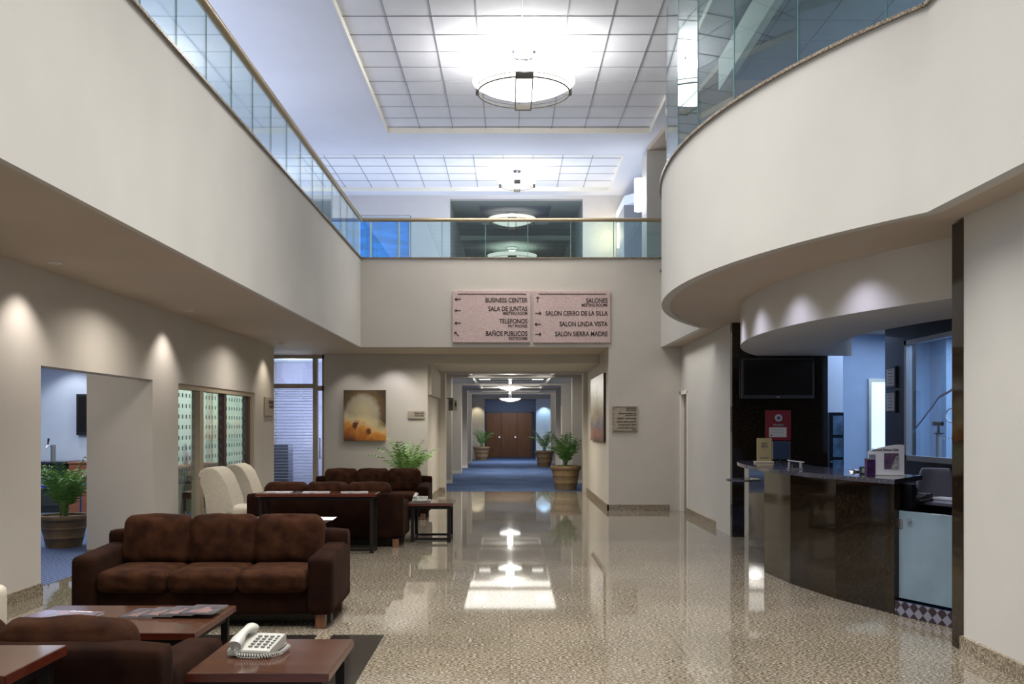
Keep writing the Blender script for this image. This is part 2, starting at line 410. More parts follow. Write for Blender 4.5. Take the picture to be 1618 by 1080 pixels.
# right side wall at x=3.22, D 14.9..18.1 with a narrow door
w = MB().box(3.22,3.4, 14.9,17.35, 0, ZS).box(3.22,3.4, 17.35,18.1, 2.24,ZS).box(3.22,3.5, 14.9,15.0, 0,ZS)
w.box(3.2,3.4, 13.95,14.95, 0,ZS)
struct('wall_right_far', w, WALLG)
struct('baseboard_right', MB().box(3.19,3.22, 14.9,17.35, 0,.11), GRAN)
o = MB().box(3.27,3.32, 17.35,18.1, 0,2.24); dr = struct('door_1', o, mat('grey_brown_door', (.24,.20,.17), .5))
fr = MB().box(3.2,3.27, 17.35,17.41, 0,2.24).box(3.2,3.27, 18.02,18.1,0,2.24).box(3.2,3.27,17.35,18.1,2.18,2.24).build('door_frame', TRIMW, dr)
# near right white wall and dark column
struct('wall_right', MB().box(3.22,9, -4,6.81, 0, 3.08), WALLG)
struct('baseboard_right_near', MB().box(3.19,3.22, -4,6.81, 0,.11), GRAN)
struct('wall_right_dark_column', MB().box(3.215,5.4, 6.81,6.98, 0,3.06), BLKG)
# mezzanine on the right: slab outline with the bulge
CX, CY, R0 = 9.33, 10.6, 7.56
def arcpt(R, y): return (CX-math.sqrt(max(0,R*R-(y-CY)**2)), y)
ya, yb = CY-3.96, CY+3.96
xa = arcpt(R0, ya)[0]
ang0 = math.asin((ya-CY)/R0); ang1 = math.asin((yb-CY)/R0)
def arc(R, a0, a1, n): return [(CX-R*math.cos(a0+(a1-a0)*k/n), CY+R*math.sin(a0+(a1-a0)*k/n)) for k in range(n+1)]
face = [(xa,-4)] + arc(R0, ang0, ang1, 48) + [(2.85, FD)]
slab = face + [(9,FD),(9,-4)]
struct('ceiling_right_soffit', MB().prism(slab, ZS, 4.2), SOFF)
def band(pts, off, z0, z1, mb=None):
    mb = mb or MB()
    for (p,q) in zip(pts, pts[1:]):
        mb.b.faces.new([mb.b.verts.new(c) for c in ((p[0]-off,p[1],z0),(q[0]-off,q[1],z0),(q[0]-off,q[1],z1),(p[0]-off,p[1],z1))])
    return mb
def strip_solid(pts, t0, t1, z0, z1):
    """closed solid following pts, from x-t0 to x+t1"""
    poly = [(p[0]-t0,p[1]) for p in pts] + [(p[0]+t1,p[1]) for p in reversed(pts)]
    mb = MB(); n = len(pts)
    A=[mb.b.verts.new((p[0],p[1],z0)) for p in poly]; B=[mb.b.verts.new((p[0],p[1],z1)) for p in poly]; m=len(poly)
    for k in range(m): mb.b.faces.new((A[k],A[(k+1)%m],B[(k+1)%m],B[k]))
    for k in range(n-1):
        mb.b.faces.new((A[k],A[k+1],A[m-2-k],A[m-1-k])); mb.b.faces.new((B[k],B[k+1],B[m-2-k],B[m-1-k]))
    return mb
struct('wall_right_balcony', strip_solid(face, .004, .10, ZS-.004, 4.50), WALLG, smooth=True)
struct('trim_3', strip_solid(face, .03, .12, 4.50, 4.525), GRAN)

# lower drum over the reception desk
R1, R2 = 6.60, 5.45
a0, a1 = math.asin((7.0-CY)/R1), math.asin((13.78-CY)/R1)
out = arc(R1, a0, a1, 44); b0, b1 = math.asin((7.0-CY)/R2), math.asin((13.78-CY)/R2)
inn = arc(R2, b0, b1, 44)
mb = MB(); n = len(out)
A=[mb.b.verts.new((*p,2.6)) for p in out]; B=[mb.b.verts.new((*p,ZS)) for p in out]; C=[mb.b.verts.new((*p,2.6)) for p in inn]; D=[mb.b.verts.new((*p,ZS)) for p in inn]
for k in range(n-1):
    mb.b.faces.new((A[k],A[k+1],B[k+1],B[k])); mb.b.faces.new((C[k],C[k+1],D[k+1],D[k])); mb.b.faces.new((A[k],A[k+1],C[k+1],C[k])); mb.b.faces.new((B[k],B[k+1],D[k+1],D[k]))
mb.b.faces.new((A[0],B[0],D[0],C[0])); mb.b.faces.new((A[-1],B[-1],D[-1],C[-1]))
struct('ceiling_reception_drum', mb, WALLG, smooth=True)

# reception walls
DW = 13.8
struct('wall_reception_back', MB().box(3.195,4.57, DW,DW+.12, 0,ZS), BLKG)
w = MB().box(5.4,5.5, 6.98,11.2, 0,ZS).box(5.4,5.5, 11.2,13.0, 0,1.19).box(5.4,5.5, 11.2,13.0, 2.71,ZS).box(5.4,5.5, 13.0,13.82, 0,ZS)
struct('wall_reception_side', w, mat('dark_satin_wall', (.022,.020,.024), .32, var=.3, vscale=3))
w = MB().box(4.4,6.4, 15.6,15.7, 0,ZS); struct('wall_reception_hall', w, BLUEW)
struct('wall_reception_pier', MB().box(4.45,X(1332,15.2), 15.2,15.6, 0,ZS), mat('pale_blue_pier', (.36,.43,.56), .7))
dd = struct('door_2', MB().box(X(1372,15.58),6.3, 15.56,15.6, 0,Z(598,15.6)), BRUSH)
MB().box(X(1374,15.56)+.03,6.2, 15.54,15.56, .1,Z(602,15.6)-.02).build('pane', DOORGLOW, dd)
w = MB().box(5.5,8.6, 16.0,16.1, 0,ZS).box(8.6,8.7, 8,16.1, 0,ZS).box(5.5,8.6, 8,8.1, 0,ZS)
struct('wall_office', w, mat('office_blue_wall', (.42,.53,.68), .7, var=.03))
struct('wall_office_pier', MB().box(7.0,7.4,15.4,16.0,0,ZS), COOLW)
# raised reception floor with a diamond riser
fl = arc(6.5, math.asin((6.98-CY)/6.5), math.asin((13.8-CY)/6.5), 30)
struct('floor_reception', MB().prism(fl + [(8.6,13.8),(8.6,6.98)], 0.001, .11), CARPET)
pts = arc(6.56, math.asin((6.99-CY)/6.56), math.asin((8.12-CY)/6.56), 12)
mb = MB(); uvl = mb.b.loops.layers.uv.new('UVMap'); dist = 0
for p, q in zip(pts, pts[1:]):
    L = math.dist(p,q); fc = mb.b.faces.new([mb.b.verts.new(c) for c in ((p[0],p[1],0),(q[0],q[1],0),(q[0],q[1],.125),(p[0],p[1],.125))])
    for lp, (u,v) in zip(fc.loops, ((dist,0),(dist+L,0),(dist+L,.125),(dist,.125))): lp[uvl].uv = (u/.066, v/.066)
    dist += L
struct('trim_4', mb, DIAM)

# ---------------- upper storey
ZC, ZP = 7.02, 7.11
def coffer(x0,x1,y0,y1): return (x0,x1,y0,y1)
c1 = (-2.28,2.60,-1.3,17.8); c2 = (-4.40,2.30,19.2,22.2)
w = MB()
w.box(-8,8, -4,c1[2], ZC,7.3).box(-8,c1[0], c1[2],c1[3], ZC,7.3).box(c1[1],3.1, c1[2],c1[3], ZC,7.3).box(3.1,8,c1[2],c1[3],ZC,7.3)
w.box(-8,8, c1[3],c2[2], ZC,7.3).box(-8,c2[0], c2[2],c2[3], ZC,7.3).box(c2[1],8, c2[2],c2[3], ZC,7.3).box(-8,8, c2[3],22.8, ZC,7.3)
struct('ceiling', w, CEIL)
for i, c in enumerate((c1,c2)):
    struct('ceiling_coffer', MB().box(c[0],c[1],c[2],c[3],ZP,7.25), COFF)
    g = MB(); k = 1
    xx = c[1]-.61
    while xx > c[0]+.05: g.box(xx-.007,xx+.007, c[2],c[3], ZP-.008,ZP); xx -= .61
    yy = c[3]-.61
    while yy > c[2]+.05: g.box(c[0],c[1], yy-.006,yy+.006, ZP-.008,ZP); yy -= .61
    struct('ceiling_grid', g, TBAR)
    t = .02
    e = MB().box(c[0],c[0]+t,c[2],c[3],ZC-.005,ZP).box(c[1]-t,c[1],c[2],c[3],ZC-.005,ZP).box(c[0],c[1],c[3]-t,c[3],ZC-.005,ZP)
    if i == 1: e.box(c[0],c[1],c[2],c[2]+t,ZC-.005,ZP)
    struct('trim_%d' % (5+i), e, TRIMW)
# upper back wall D=22.6
x0,x1 = X(711,22.6), X(921,22.6)
wl, wr_ = X(521,22.6), X(648,22.6)
w = MB().box(-8,wl, 22.6,22.8, 4.3,ZC).box(wl,wr_, 22.6,22.8, Z(341,22.6),ZC).box(wr_,x0, 22.6,22.8, 4.3,ZC).box(x0,x1, 22.6,22.8, Z(314,22.6),ZC).box(x1,8,22.6,22.8,4.3,ZC)
struct('wall_upper_back', w, mat('upper_wall_paint', (.50,.49,.50), .75, var=.02))
struct('wall_upper_left', MB().box(-8.1,-8, -4,22.8, 4.3,ZC), WALLG)
struct('floor_upper', MB().box(-8,-2.9,-4,22.6,4.3,4.42).box(-2.9,2.9,FD+.14,22.6,4.3,4.42), CARPET)
# blue window upstairs
wn = struct('window_1', MB().box(wl,wr_, 22.66,22.69, 4.42,Z(341,22.6)), BLUEGLOW)
fz = Z(341,22.6)
fm = MB().box(wl,wr_,22.58,22.66,fz-.05,fz)
for px in (521,543,586,630,648):
    q = X(px,22.6); fm.box(q-.025,q+.025,22.6,22.66,4.42,fz)
fm.build('window_frame', mat('pale_window_frame',(.45,.5,.52),.4,metal=.3), wn)
# upstairs corridor
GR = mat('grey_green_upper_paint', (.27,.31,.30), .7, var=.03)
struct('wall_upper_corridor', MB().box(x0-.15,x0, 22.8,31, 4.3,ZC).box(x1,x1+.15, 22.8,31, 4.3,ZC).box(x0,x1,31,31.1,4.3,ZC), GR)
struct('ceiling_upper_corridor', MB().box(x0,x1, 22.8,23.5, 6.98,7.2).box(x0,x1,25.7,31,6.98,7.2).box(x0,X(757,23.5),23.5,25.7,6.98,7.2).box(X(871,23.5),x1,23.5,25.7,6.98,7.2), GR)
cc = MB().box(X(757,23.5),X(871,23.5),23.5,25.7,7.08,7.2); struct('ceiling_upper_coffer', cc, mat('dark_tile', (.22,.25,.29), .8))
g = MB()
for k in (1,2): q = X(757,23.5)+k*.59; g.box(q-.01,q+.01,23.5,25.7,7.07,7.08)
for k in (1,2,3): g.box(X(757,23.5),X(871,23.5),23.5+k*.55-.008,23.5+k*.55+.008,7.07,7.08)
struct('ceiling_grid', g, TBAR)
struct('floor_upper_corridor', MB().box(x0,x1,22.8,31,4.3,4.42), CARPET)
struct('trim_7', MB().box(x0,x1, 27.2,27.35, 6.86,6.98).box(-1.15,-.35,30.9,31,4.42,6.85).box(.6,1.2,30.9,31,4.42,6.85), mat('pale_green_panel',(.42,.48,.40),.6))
# right upper: piers and bulkhead
PX = X(1022,18.6)
struct('wall_upper_pier', MB().box(PX,3.9, 18.6,19.3, 4.3,6.95), WALLG)
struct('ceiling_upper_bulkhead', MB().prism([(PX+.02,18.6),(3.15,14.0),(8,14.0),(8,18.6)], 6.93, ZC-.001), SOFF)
struct('wall_upper_grey_pier', MB().box(X(986,21),3.6, 21,22.6, 4.3,6.42), mat('grey_pier_paint',(.30,.32,.37),.7))
struct('ceiling_upper_pier_top', MB().prism([(X(986,21),21),(3.6,19.4),(3.6,22.6),(X(986,21),22.6)], 6.42, 6.62), COOLW)
struct('wall_upper_right', MB().box(8,8.1, -4,22.8, 4.2,ZC), mat('mezzanine_side_wall',(.24,.29,.32),.7))
# inner mezzanine ceiling seen through the curved glass
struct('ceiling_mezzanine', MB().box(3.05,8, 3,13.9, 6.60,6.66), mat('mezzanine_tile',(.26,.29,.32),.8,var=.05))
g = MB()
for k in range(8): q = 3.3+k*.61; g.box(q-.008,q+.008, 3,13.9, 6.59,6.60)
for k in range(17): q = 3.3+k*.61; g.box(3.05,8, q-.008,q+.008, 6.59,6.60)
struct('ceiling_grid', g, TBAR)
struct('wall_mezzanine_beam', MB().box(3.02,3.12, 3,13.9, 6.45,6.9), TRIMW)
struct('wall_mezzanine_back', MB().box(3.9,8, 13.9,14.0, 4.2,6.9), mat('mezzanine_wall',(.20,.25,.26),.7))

# ---------------- corridor
w = MB(); CZ = 3.0
for (a, b) in ((26.5,27.0),(31.8,32.4),(36.2,36.8),(40.4,41.0)):
    w.box(-2.1,-1.62, a,b, 0,CZ).box(1.72,2.3, a,b, 0,CZ).box(-1.62,1.72, a,b, 2.93,CZ)
w.box(-2.2,-2.05, 23.5,45, 0,CZ+.2).box(2.15,2.3, 23.5,45, 0,CZ+.2)
w.box(-2.1,-1.2, 45,45.3, 0,2.85) ; w.box(-2.2,2.3, 44.7,45.0, 2.85,3.3)
struct('wall_corridor', w, WALL)
struct('wall_corridor_pier', MB().box(1.22,2.3,45,45.3,0,2.85), COOLW)
struct('wall_corridor_end', MB().box(-2.6,2.6, 48.5,48.6, 0,2.9).box(-2.6,-2.5,45.3,48.5,0,2.9).box(2.5,2.6,45.3,48.5,0,2.9), mat('corridor_blue_wall',(.14,.19,.29),.7,var=.03))
struct('ceiling_corridor_end', MB().box(-2.6,2.6, 45,48.6, 2.86,2.95), WALLG)
cx0,cx1,cy0,cy1 = -1.16,1.24,23.6,39.6
struct('ceiling_corridor', MB().box(-2.2,cx0,23.5,45, CZ,3.2).box(cx1,2.3,23.5,45,CZ,3.2).box(cx0,cx1,cy1,45,CZ,3.2).box(cx0,cx1,23.3,cy0,CZ,3.2).box(cx0,cx1,cy0,cy1,3.12,3.2), WALLG)
g = MB().box(.02,.06,cy0,cy1,3.11,3.12)
k = cy0+.6
while k < cy1: g.box(cx0,cx1,k-.01,k+.01,3.11,3.12); k += 1.2
g.box(cx0,cx0+.05,cy0,cy1,CZ-.01,3.12).box(cx1-.05,cx1,cy0,cy1,CZ-.01,3.12)
struct('trim_8', g, TRIMW)
bb = MB()
for (a,b) in ((23.5,26.5),(27,31.8),(32.4,36.2),(36.8,40.4),(41,45)): bb.box(-2.05,-2.02,a,b,0,.1).box(2.12,2.15,a,b,0,.1)
for a in (26.5,31.8,36.2,40.4): bb.box(-2.05,-1.6,a-.03,a,0,.1).box(1.7,2.15,a-.03,a,0,.1)
struct('baseboard_corridor', bb, TRIMW)
# end doors (three leaves)
dx0, dx1, dz = X(768,48.45), X(840,48.45), Z(652,48.45)
xs = [dx0, X(792,48.45), X(817,48.45), dx1]
for k in range(3):
    d = struct('door_%d' % (3+k), MB().box(xs[k]+.01,xs[k+1]-.01, 48.40,48.46, 0,dz), WDOOR)
    if k < 2: MB().cyl((xs[k+1]-.09,48.39,1.02),(xs[k+1]-.09,48.33,1.02),.045).build('door_knob', CHROME, d, smooth=True)
struct('trim_9', MB().box(dx0-.08,dx0,48.38,48.5,0,dz+.06).box(dx1,dx1+.08,48.38,48.5,0,dz+.06).box(dx0-.08,dx1+.08,48.38,48.5,dz,dz+.06), mat('door_casing',(.08,.09,.12),.5))
# end walls behind camera (partial, entrance side stays open)
struct('wall_entrance', MB().box(-8,-3.2,-4.1,-4,0,7.2).box(3.2,8,-4.1,-4,0,7.2).box(-3.2,3.2,-4.1,-4,2.9,4.4), WALLG)

# ================================================================== BALUSTRADES
def balustrade_left():
    t = thing('glass_balustrade', (-2.82,FD,ZT), 'long glass balustrade with tan handrail along left balcony edge', 'balustrade')
    ys = [FD-.05]+[15.95,15.2,14.45,13.68,12.9,12.1,11.3,10.5,9.7,8.9,8.1,7.3,6.5,5.7,4.9]
    ys = [18.05,17.3,16.6]+ys[1:]
    for a,b in zip(ys, ys[1:]):
        MB().box(-.006,.006, b-FD+.006,a-FD-.006, .025,.70).build('glass_panel', GLASS, t)
        MB().box(-.007,.007, b-FD-.004,b-FD+.005, .025,.70).build('panel_edge', GLEDGE, t)
    MB().tube([(0,-13.4,.735),(0,.0,.735)], .046, 12).build('handrail', BRASS, t, smooth=True)
balustrade_left()
t = thing('glass_balustrade', (0,FD+.04,ZT), 'glass balustrade with tan handrail above the marble direction signs', 'balustrade')
xs = [-2.78]+[X(p,FD) for p in (629,698,767,834,902,970)]+[2.84]
for a,b in zip(xs, xs[1:]):
    MB().box(a+.006,b-.006,-.006,.006,.02,.70).build('glass_panel', GLASSG if a > 2 else GLASS, t)
for a in xs[1:-1]: MB().box(a-.005,a+.005,-.007,.007,.02,.70).build('panel_edge', GLEDGE, t)
MB().tube([(-2.86,0,.735),(2.85,0,.735)], .036, 12).build('handrail', BRASS, t, smooth=True)
# tall faceted glass wall on the curved mezzanine
t = thing('curved_glass_screen', (CX,CY,4.525), 'tall faceted glass screen on the curved right balcony', 'glass screen')
ys = [yb-.1, 13.4, 12.2, 11.2, 10.35, 9.59, 8.74, 7.81, 6.98, 6.66]
R = R0-.04
pp = [arcpt(R,y) for y in ys] + [(arcpt(R,6.66)[0], 5.7), (arcpt(R,6.66)[0],4.7)]
for p, q in zip(pp, pp[1:]):
    m = MB()
    a, b = Vector((p[0]-CX,p[1]-CY,0)), Vector((q[0]-CX,q[1]-CY,0)); d = (b-a).normalized(); nn = Vector((-d.y,d.x,0))*.006
    a += d*.004; b -= d*.004; up = Vector((0,0,1.96))
    vs = [m.b.verts.new(c) for c in (a-nn,b-nn,b+nn,a+nn,a-nn+up,b-nn+up,b+nn+up,a+nn+up)]
    for ix in ((0,1,2,3),(4,5,6,7),(0,1,5,4),(1,2,6,5),(2,3,7,6),(3,0,4,7)): m.b.faces.new([vs[i] for i in ix])
    m.build('glass_panel', GLASSC, t)
    MB().cyl(b+Vector((0,0,0)), b+up, .006, n=6).build('panel_edge', GLEDGE, t)

# ================================================================== SIGNS
def sign_panel(px0,px1,py0,py1, rows, label):
    d = FD; x0,x1,z0,z1 = X(px0,d),X(px1,d),Z(py1,d),Z(py0,d); cx = (x0+x1)/2
    t = thing('direction_sign', (cx,d,z0), label, 'sign', 'marble direction signs on the balcony front')
    w, h = x1-x0, z1-z0
    MB().box(-w/2,w/2,-.045,-.004,0,h,.004).build('panel', PINKM, t)
    y = -.0465; it = []
    MB().box(-w/2+.10,w/2-.08,y-.003,y+.002,Z(464.8,d)-z0-.007,Z(464.8,d)-z0+.007).build('rule_line', INK, t)
    pxm = d/F
    for (body, py, size, arrow) in rows:
        z = Z(py,d)-z0
        if body:
            it.append((body, size, Matrix.Translation((w/2-.055 if px0 < 800 else w/2-.05, y, z)) @ FR, 'RIGHT', .80))
    texts(it, INK, t)
    for (ax, ay, ang) in [(r[3][0],r[3][1],r[3][2]) for r in rows if r[3]]:
        M = Matrix.Translation((X(ax,d)-cx, y-.001, Z(ay,d)-z0)) @ Euler((0,-ang,0)).to_matrix().to_4x4()
        s = .055; ar = MB()
        ar.box(-s,s,-.002,.002,-.008,.008,0,M)
        for sg in (1,-1):
            ar.box(-.04,.004,-.002,.002,-.008,.008,0, M @ Matrix.Translation((s,0,0)) @ Euler((0,sg*.78,0)).to_matrix().to_4x4())
        ar.build('arrow', INK, t)
BIG, SM = .122, .078
sign_panel(715,838,459,541, [
    ('BUSINESS CENTER',478,BIG,(724,473,PI)), ('SALA DE JUNTAS',491.5,BIG,(724,491,PI)), ('MEETING ROOM',497.5,SM,None),
    ('TELEFONOS',511,BIG,(724,510.5,PI)), ('PAY PHONES',517.5,SM,None), ('BAÑOS PUBLICOS',530.5,BIG,(722,528,PI*.75)), ('RESTROOMS',537,SM,None)],
    'pink marble direction sign headed BUSINESS CENTER above the corridor entrance')
sign_panel(842.5,964,460,541.5, [
    ('SALONES',478.5,BIG,(849.5,474,PI/2)), ('MEETING ROOMS',484.5,SM,None), ('SALON CERRO DE LA SILLA',498.5,BIG*.97,(850,495,0)),
    ('SALON LINDA VISTA',515.5,BIG,(850,512.5,PI)), ('SALON SIERRA MADRE',531,BIG,(850,528,0))],
    'pink marble direction sign headed SALONES above the corridor entrance')
# directory sign on the cream wall at the right
d = FD; x0,x1,z0,z1 = X(967,d),X(1007,d),Z(682,d),Z(641.5,d); w,h = x1-x0, z1-z0
t = thing('wall_directory_sign', ((x0+x1)/2,d,z0), 'small tan directory sign with six lines on the cream wall', 'sign')
MB().box(-w/2,w/2,-.03,-.003,0,h,.003).build('panel', TANM, t)
MB().box(-w/2+.02,w/2-.02,-.033,-.03,.012,.02).build('rule_line', INK, t); MB().box(-w/2+.02,w/2-.02,-.033,-.03,h-.02,h-.013).build('rule_line', INK, t)
it = []
for (s,py,sz) in (('TELEFONOS',646.2,.036),('PAY PHONES',649.0,.032),('ESTACIONAMIENTO',654,.036),('PARKING LOT',656.8,.032),('BAÑOS - RESTROOMS',661.8,.036),('SALON SIERRA MADRE',667,.036),('SALON LINDA VISTA',671.8,.036),('SALON CERRO DE LA',676.6,.036),('SILLA',679.2,.032)):
    it.append((s, sz, Matrix.Translation((w/2-.025,-.031,Z(py,d)-z0)) @ FR, 'RIGHT', 1.0))
for (s,py) in (('<',647),('^',656),('^',662),('>',668),('<',672),('>',679)):
    it.append((s, .04, Matrix.Translation((-w/2+.02,-.031,Z(py,d)-z0)) @ FR, 'LEFT', 1.0))
texts(it, INK, t)
# phone sign near the painting
d = 20.0; x0,x1,z0,z1 = X(645,d),X(671,d),Z(661,d),Z(649,d); w,h = x1-x0,z1-z0
t = thing('wall_plate_sign', ((x0+x1)/2,d,z0), 'small tan plate sign on wall right of the orange painting', 'sign')
MB().box(-w/2,w/2,-.03,-.003,0,h,.003).build('panel', TANM, t)
texts([('TELEFONOS',.045,Matrix.Translation((w/2-.02,-.032,h*.58)) @ FR,'RIGHT',.8),('PAY PHONES',.035,Matrix.Translation((w/2-.02,-.032,h*.3)) @ FR,'RIGHT',.9)], INK, t)
# sign at the end of the left wall
t = thing('wall_plate_sign', (-4.45,17.62,Z(657,17.8)), 'narrow tan plate sign at far end of the left wall', 'sign')
h = Z(628,17.8)-Z(657,17.8)
MB().box(.002,.03,-.30,.34,0,h,.003).build('panel', TANM, t)
RT = Euler((PI/2,0,PI/2)).to_matrix().to_4x4()
texts([('BUSINESS',.09,Matrix.Translation((.031,.32,h*.66)) @ RT,'RIGHT',1),('CENTER',.09,Matrix.Translation((.031,.32,h*.42)) @ RT,'RIGHT',1)], INK, t)
# restroom signs hanging at corridor's left wall
def figure(mb, x, z, s, skirt):
    y = -.014
    mb.cyl((x,y,z+.36*s),(x,y-.004,z+.36*s),.06*s,n=14)
    if skirt: mb.prism([(x-.05*s,z+.28*s),(x+.05*s,z+.28*s),(x+.13*s,z+.08*s),(x-.13*s,z+.08*s)], y-.004,y,'y')
    else: mb.prism([(x-.11*s,z+.28*s),(x+.11*s,z+.28*s),(x+.06*s,z+.08*s),(x-.06*s,z+.08*s)], y-.004,y,'y')
    for q in (-.035,.035): mb.box(x+q*s-.018*s,x+q*s+.018*s,y-.004,y,z-.1*s,z+.09*s)
for (a,b,c,e,dd_,sk,mt,lb) in ((708.5,716.5,628,648.5,25.0,False,mat('dark_bronze_sign',(.10,.09,.07),.5),'dark restroom pictogram sign, nearer of two in the corridor'),(717.2,722.5,631,648.5,28.5,True,TANM,'pale restroom pictogram sign behind the dark one in the corridor')):
    x0,x1,z0,z1 = X(a,dd_),X(b,dd_),Z(e,dd_),Z(c,dd_); w,h = x1-x0,z1-z0
    t = thing('restroom_sign', ((x0+x1)/2,dd_,z0), lb, 'sign', 'restroom pictogram signs in the corridor')
    MB().box(-w/2,w/2,-.012,.012,0,h,.003).build('panel', mt, t)
    MB().box(-2.05-(x0+x1)/2,-w/2,-.01,.01,h-.03,h-.01).build('bracket', TLEG, t)
    m = MB(); figure(m, 0, h*.42, h*1.0, sk); m.build('pictogram', INK, t)

# ================================================================== PICTURES
d = 20.0; x0,x1,z0,z1 = X(544,d),X(610,d),Z(696,d),Z(616,d)
t = thing('painting', ((x0+x1)/2,d,z0), 'abstract canvas with pale orb over orange ground on back wall', 'painting')
w,h = x1-x0,z1-z0
MB().box(-w/2,w/2,-.06,-.005,0,h,.004).build('canvas', painting('orb_painting','orb'), t)
t = thing('painting', (1.86,20.5,Z(696,20.5)), 'tall misty abstract canvas on side wall at corridor entrance', 'painting')
y0, y1 = 1.84*F/(955.8-HX)-.0, 1.8*F/(932.5-HX)
h = 1.35
MB().box(-.05,-.003, y0-20.5,y1-20.5, 0,h,.004).build('canvas', painting('mist_painting','mist'), t)
MB().box(-.048,.0, y0-20.5-.012,y0-20.5, 0,h).build('canvas_edge', BLKF, t)
brownp = painting('brown_painting','brown')
for i,(xx,sg,a,b,z0,z1,lb) in enumerate(((-2.05,1,33.3,35.6,1.05,2.3,'brown wooden panel on the left corridor wall'),(2.15,-1,32.9,35.6,1.0,2.32,'brown wooden panel on right corridor wall, nearer one'),(2.15,-1,42.0,44.2,1.0,2.15,'brown wooden panel on right corridor wall, farther one'))):
    o = MB().box(.003*sg,.28*sg if i==0 else .3*sg, a-b,0,0,z1-z0,.003).build('wall_panel', brownp, loc=(xx,b,z0))
    tag(o, lb, 'panel', 'brown panels on the corridor walls')

# ================================================================== STOREFRONTS
# left wall glazed opening
t = struct('window_2', MB().box(-4.62,-4.47, 12.87,16.74, 2.10,2.17).box(-4.62,-4.47,16.6,16.74,0,2.10).box(-4.60,-4.48,13.86,14.02,0,2.10).box(-4.60,-4.49,12.87,12.91,0,2.1), FRAMEM)
MB().box(-4.60,-4.50,15.10,15.22,0,2.10).box(-4.60,-4.50,16.48,16.6,0,2.10).build('mullion', DARKM, t)
for (a,b) in ((12.91,13.86),(14.02,15.10),(15.22,16.48)):
    MB().box(-4.55,-4.54,a,b,.0,2.10).build('pane', GLASSP, t)
dm = MB(); dmat = mat('dot_film',(.10,.12,.12),.6)
z = 2.02
while z > .75:
    y = 13.0
    while y < 16.45:
        if not (13.8<y<14.06 or 15.06<y<15.26): dm.box(-4.538,-4.536,y-.016,y+.016,z-.028,z+.028)
        y += .147
    z -= .147
dm.build('dot_pattern', dmat, t)
# glazed bay at the back left
d = 20.0
t = struct('window_3', MB().box(-5.6,X(512,d), d+.02,d+.14, 3.0,3.08).box(-5.6,X(500,d), d+.02,d+.14, Z(613,d),Z(606,d)).box(X(494,d),X(501,d), d,d+.14, 0,3.08).box(X(508.5,d),X(512.5,d),d+.02,d+.14,0,3.08).box(X(500,d),X(512,d),d+.02,d+.14,2.33,2.43), FRAMEM)
MB().box(-5.6,X(494,d),d+.06,d+.07,0,3.0).build('pane', GLASSP, t)
MB().box(X(501,d),X(508.5,d),d+.06,d+.07,0,3.0).build('pane', GLASSP, t)
MB().tube([(X(506,d),d-.04,.9),(X(506,d),d-.04,1.35)],.012).box(X(506,d)-.01,X(506,d)+.01,d-.04,d+.06,.93,.95).box(X(506,d)-.01,X(506,d)+.01,d-.04,d+.06,1.3,1.32).build('door_pull', CHROME, t)
struct('wall_back_left_return', MB().box(-5.7,-5.6,18.0,24,0,ZS), WALL)
struct('wall_side_room_end', MB().box(-7.0,-4.5,18.05,18.1,0,2.9), mat('mint_wall_paint', (.66,.76,.68), .7, var=.02))
OFFL = mat('lavender_lit_wall', (.50,.50,.68), .8)
struct('wall_business_room', MB().box(-6.5,-3.4,23.0,23.1,0,3.1).box(-3.5,-3.4,20.2,23,0,3.1), OFFL)
struct('ceiling_business_room', MB().box(-6.5,-3.4,20.1,23.1,3.1,3.2), COOLW)
b = MB()
z = 2.40
while z > .35:
    b.box(-5.55,X(493,20.2), 20.17,20.22, z-.005,z+.005, 0); z -= .045 if z > 2.2 else .065
tb = tag(b.build('window_blind', BLIND, loc=(0,0,0)), 'pale lavender horizontal blind behind the back left glazing', 'blind')
MB().box(-5.55,X(493,20.2),20.17,20.23,2.40,2.44).build('head_rail', BLIND, tb)
# filing cabinet seen through blind
t = thing('filing_cabinet', (-5.2,21.6,0), 'grey drawer cabinet behind the lavender blind', 'cabinet')
gm = mat('grey_cabinet',(.12,.12,.17),.5)
MB().box(-.26,.26,-.25,.25,0,1.18,.01).build('body', gm, t)
for k in range(4): MB().box(-.24,.24,-.27,-.25,.06+k*.28,.3+k*.28,.004).build('drawer', gm, t)

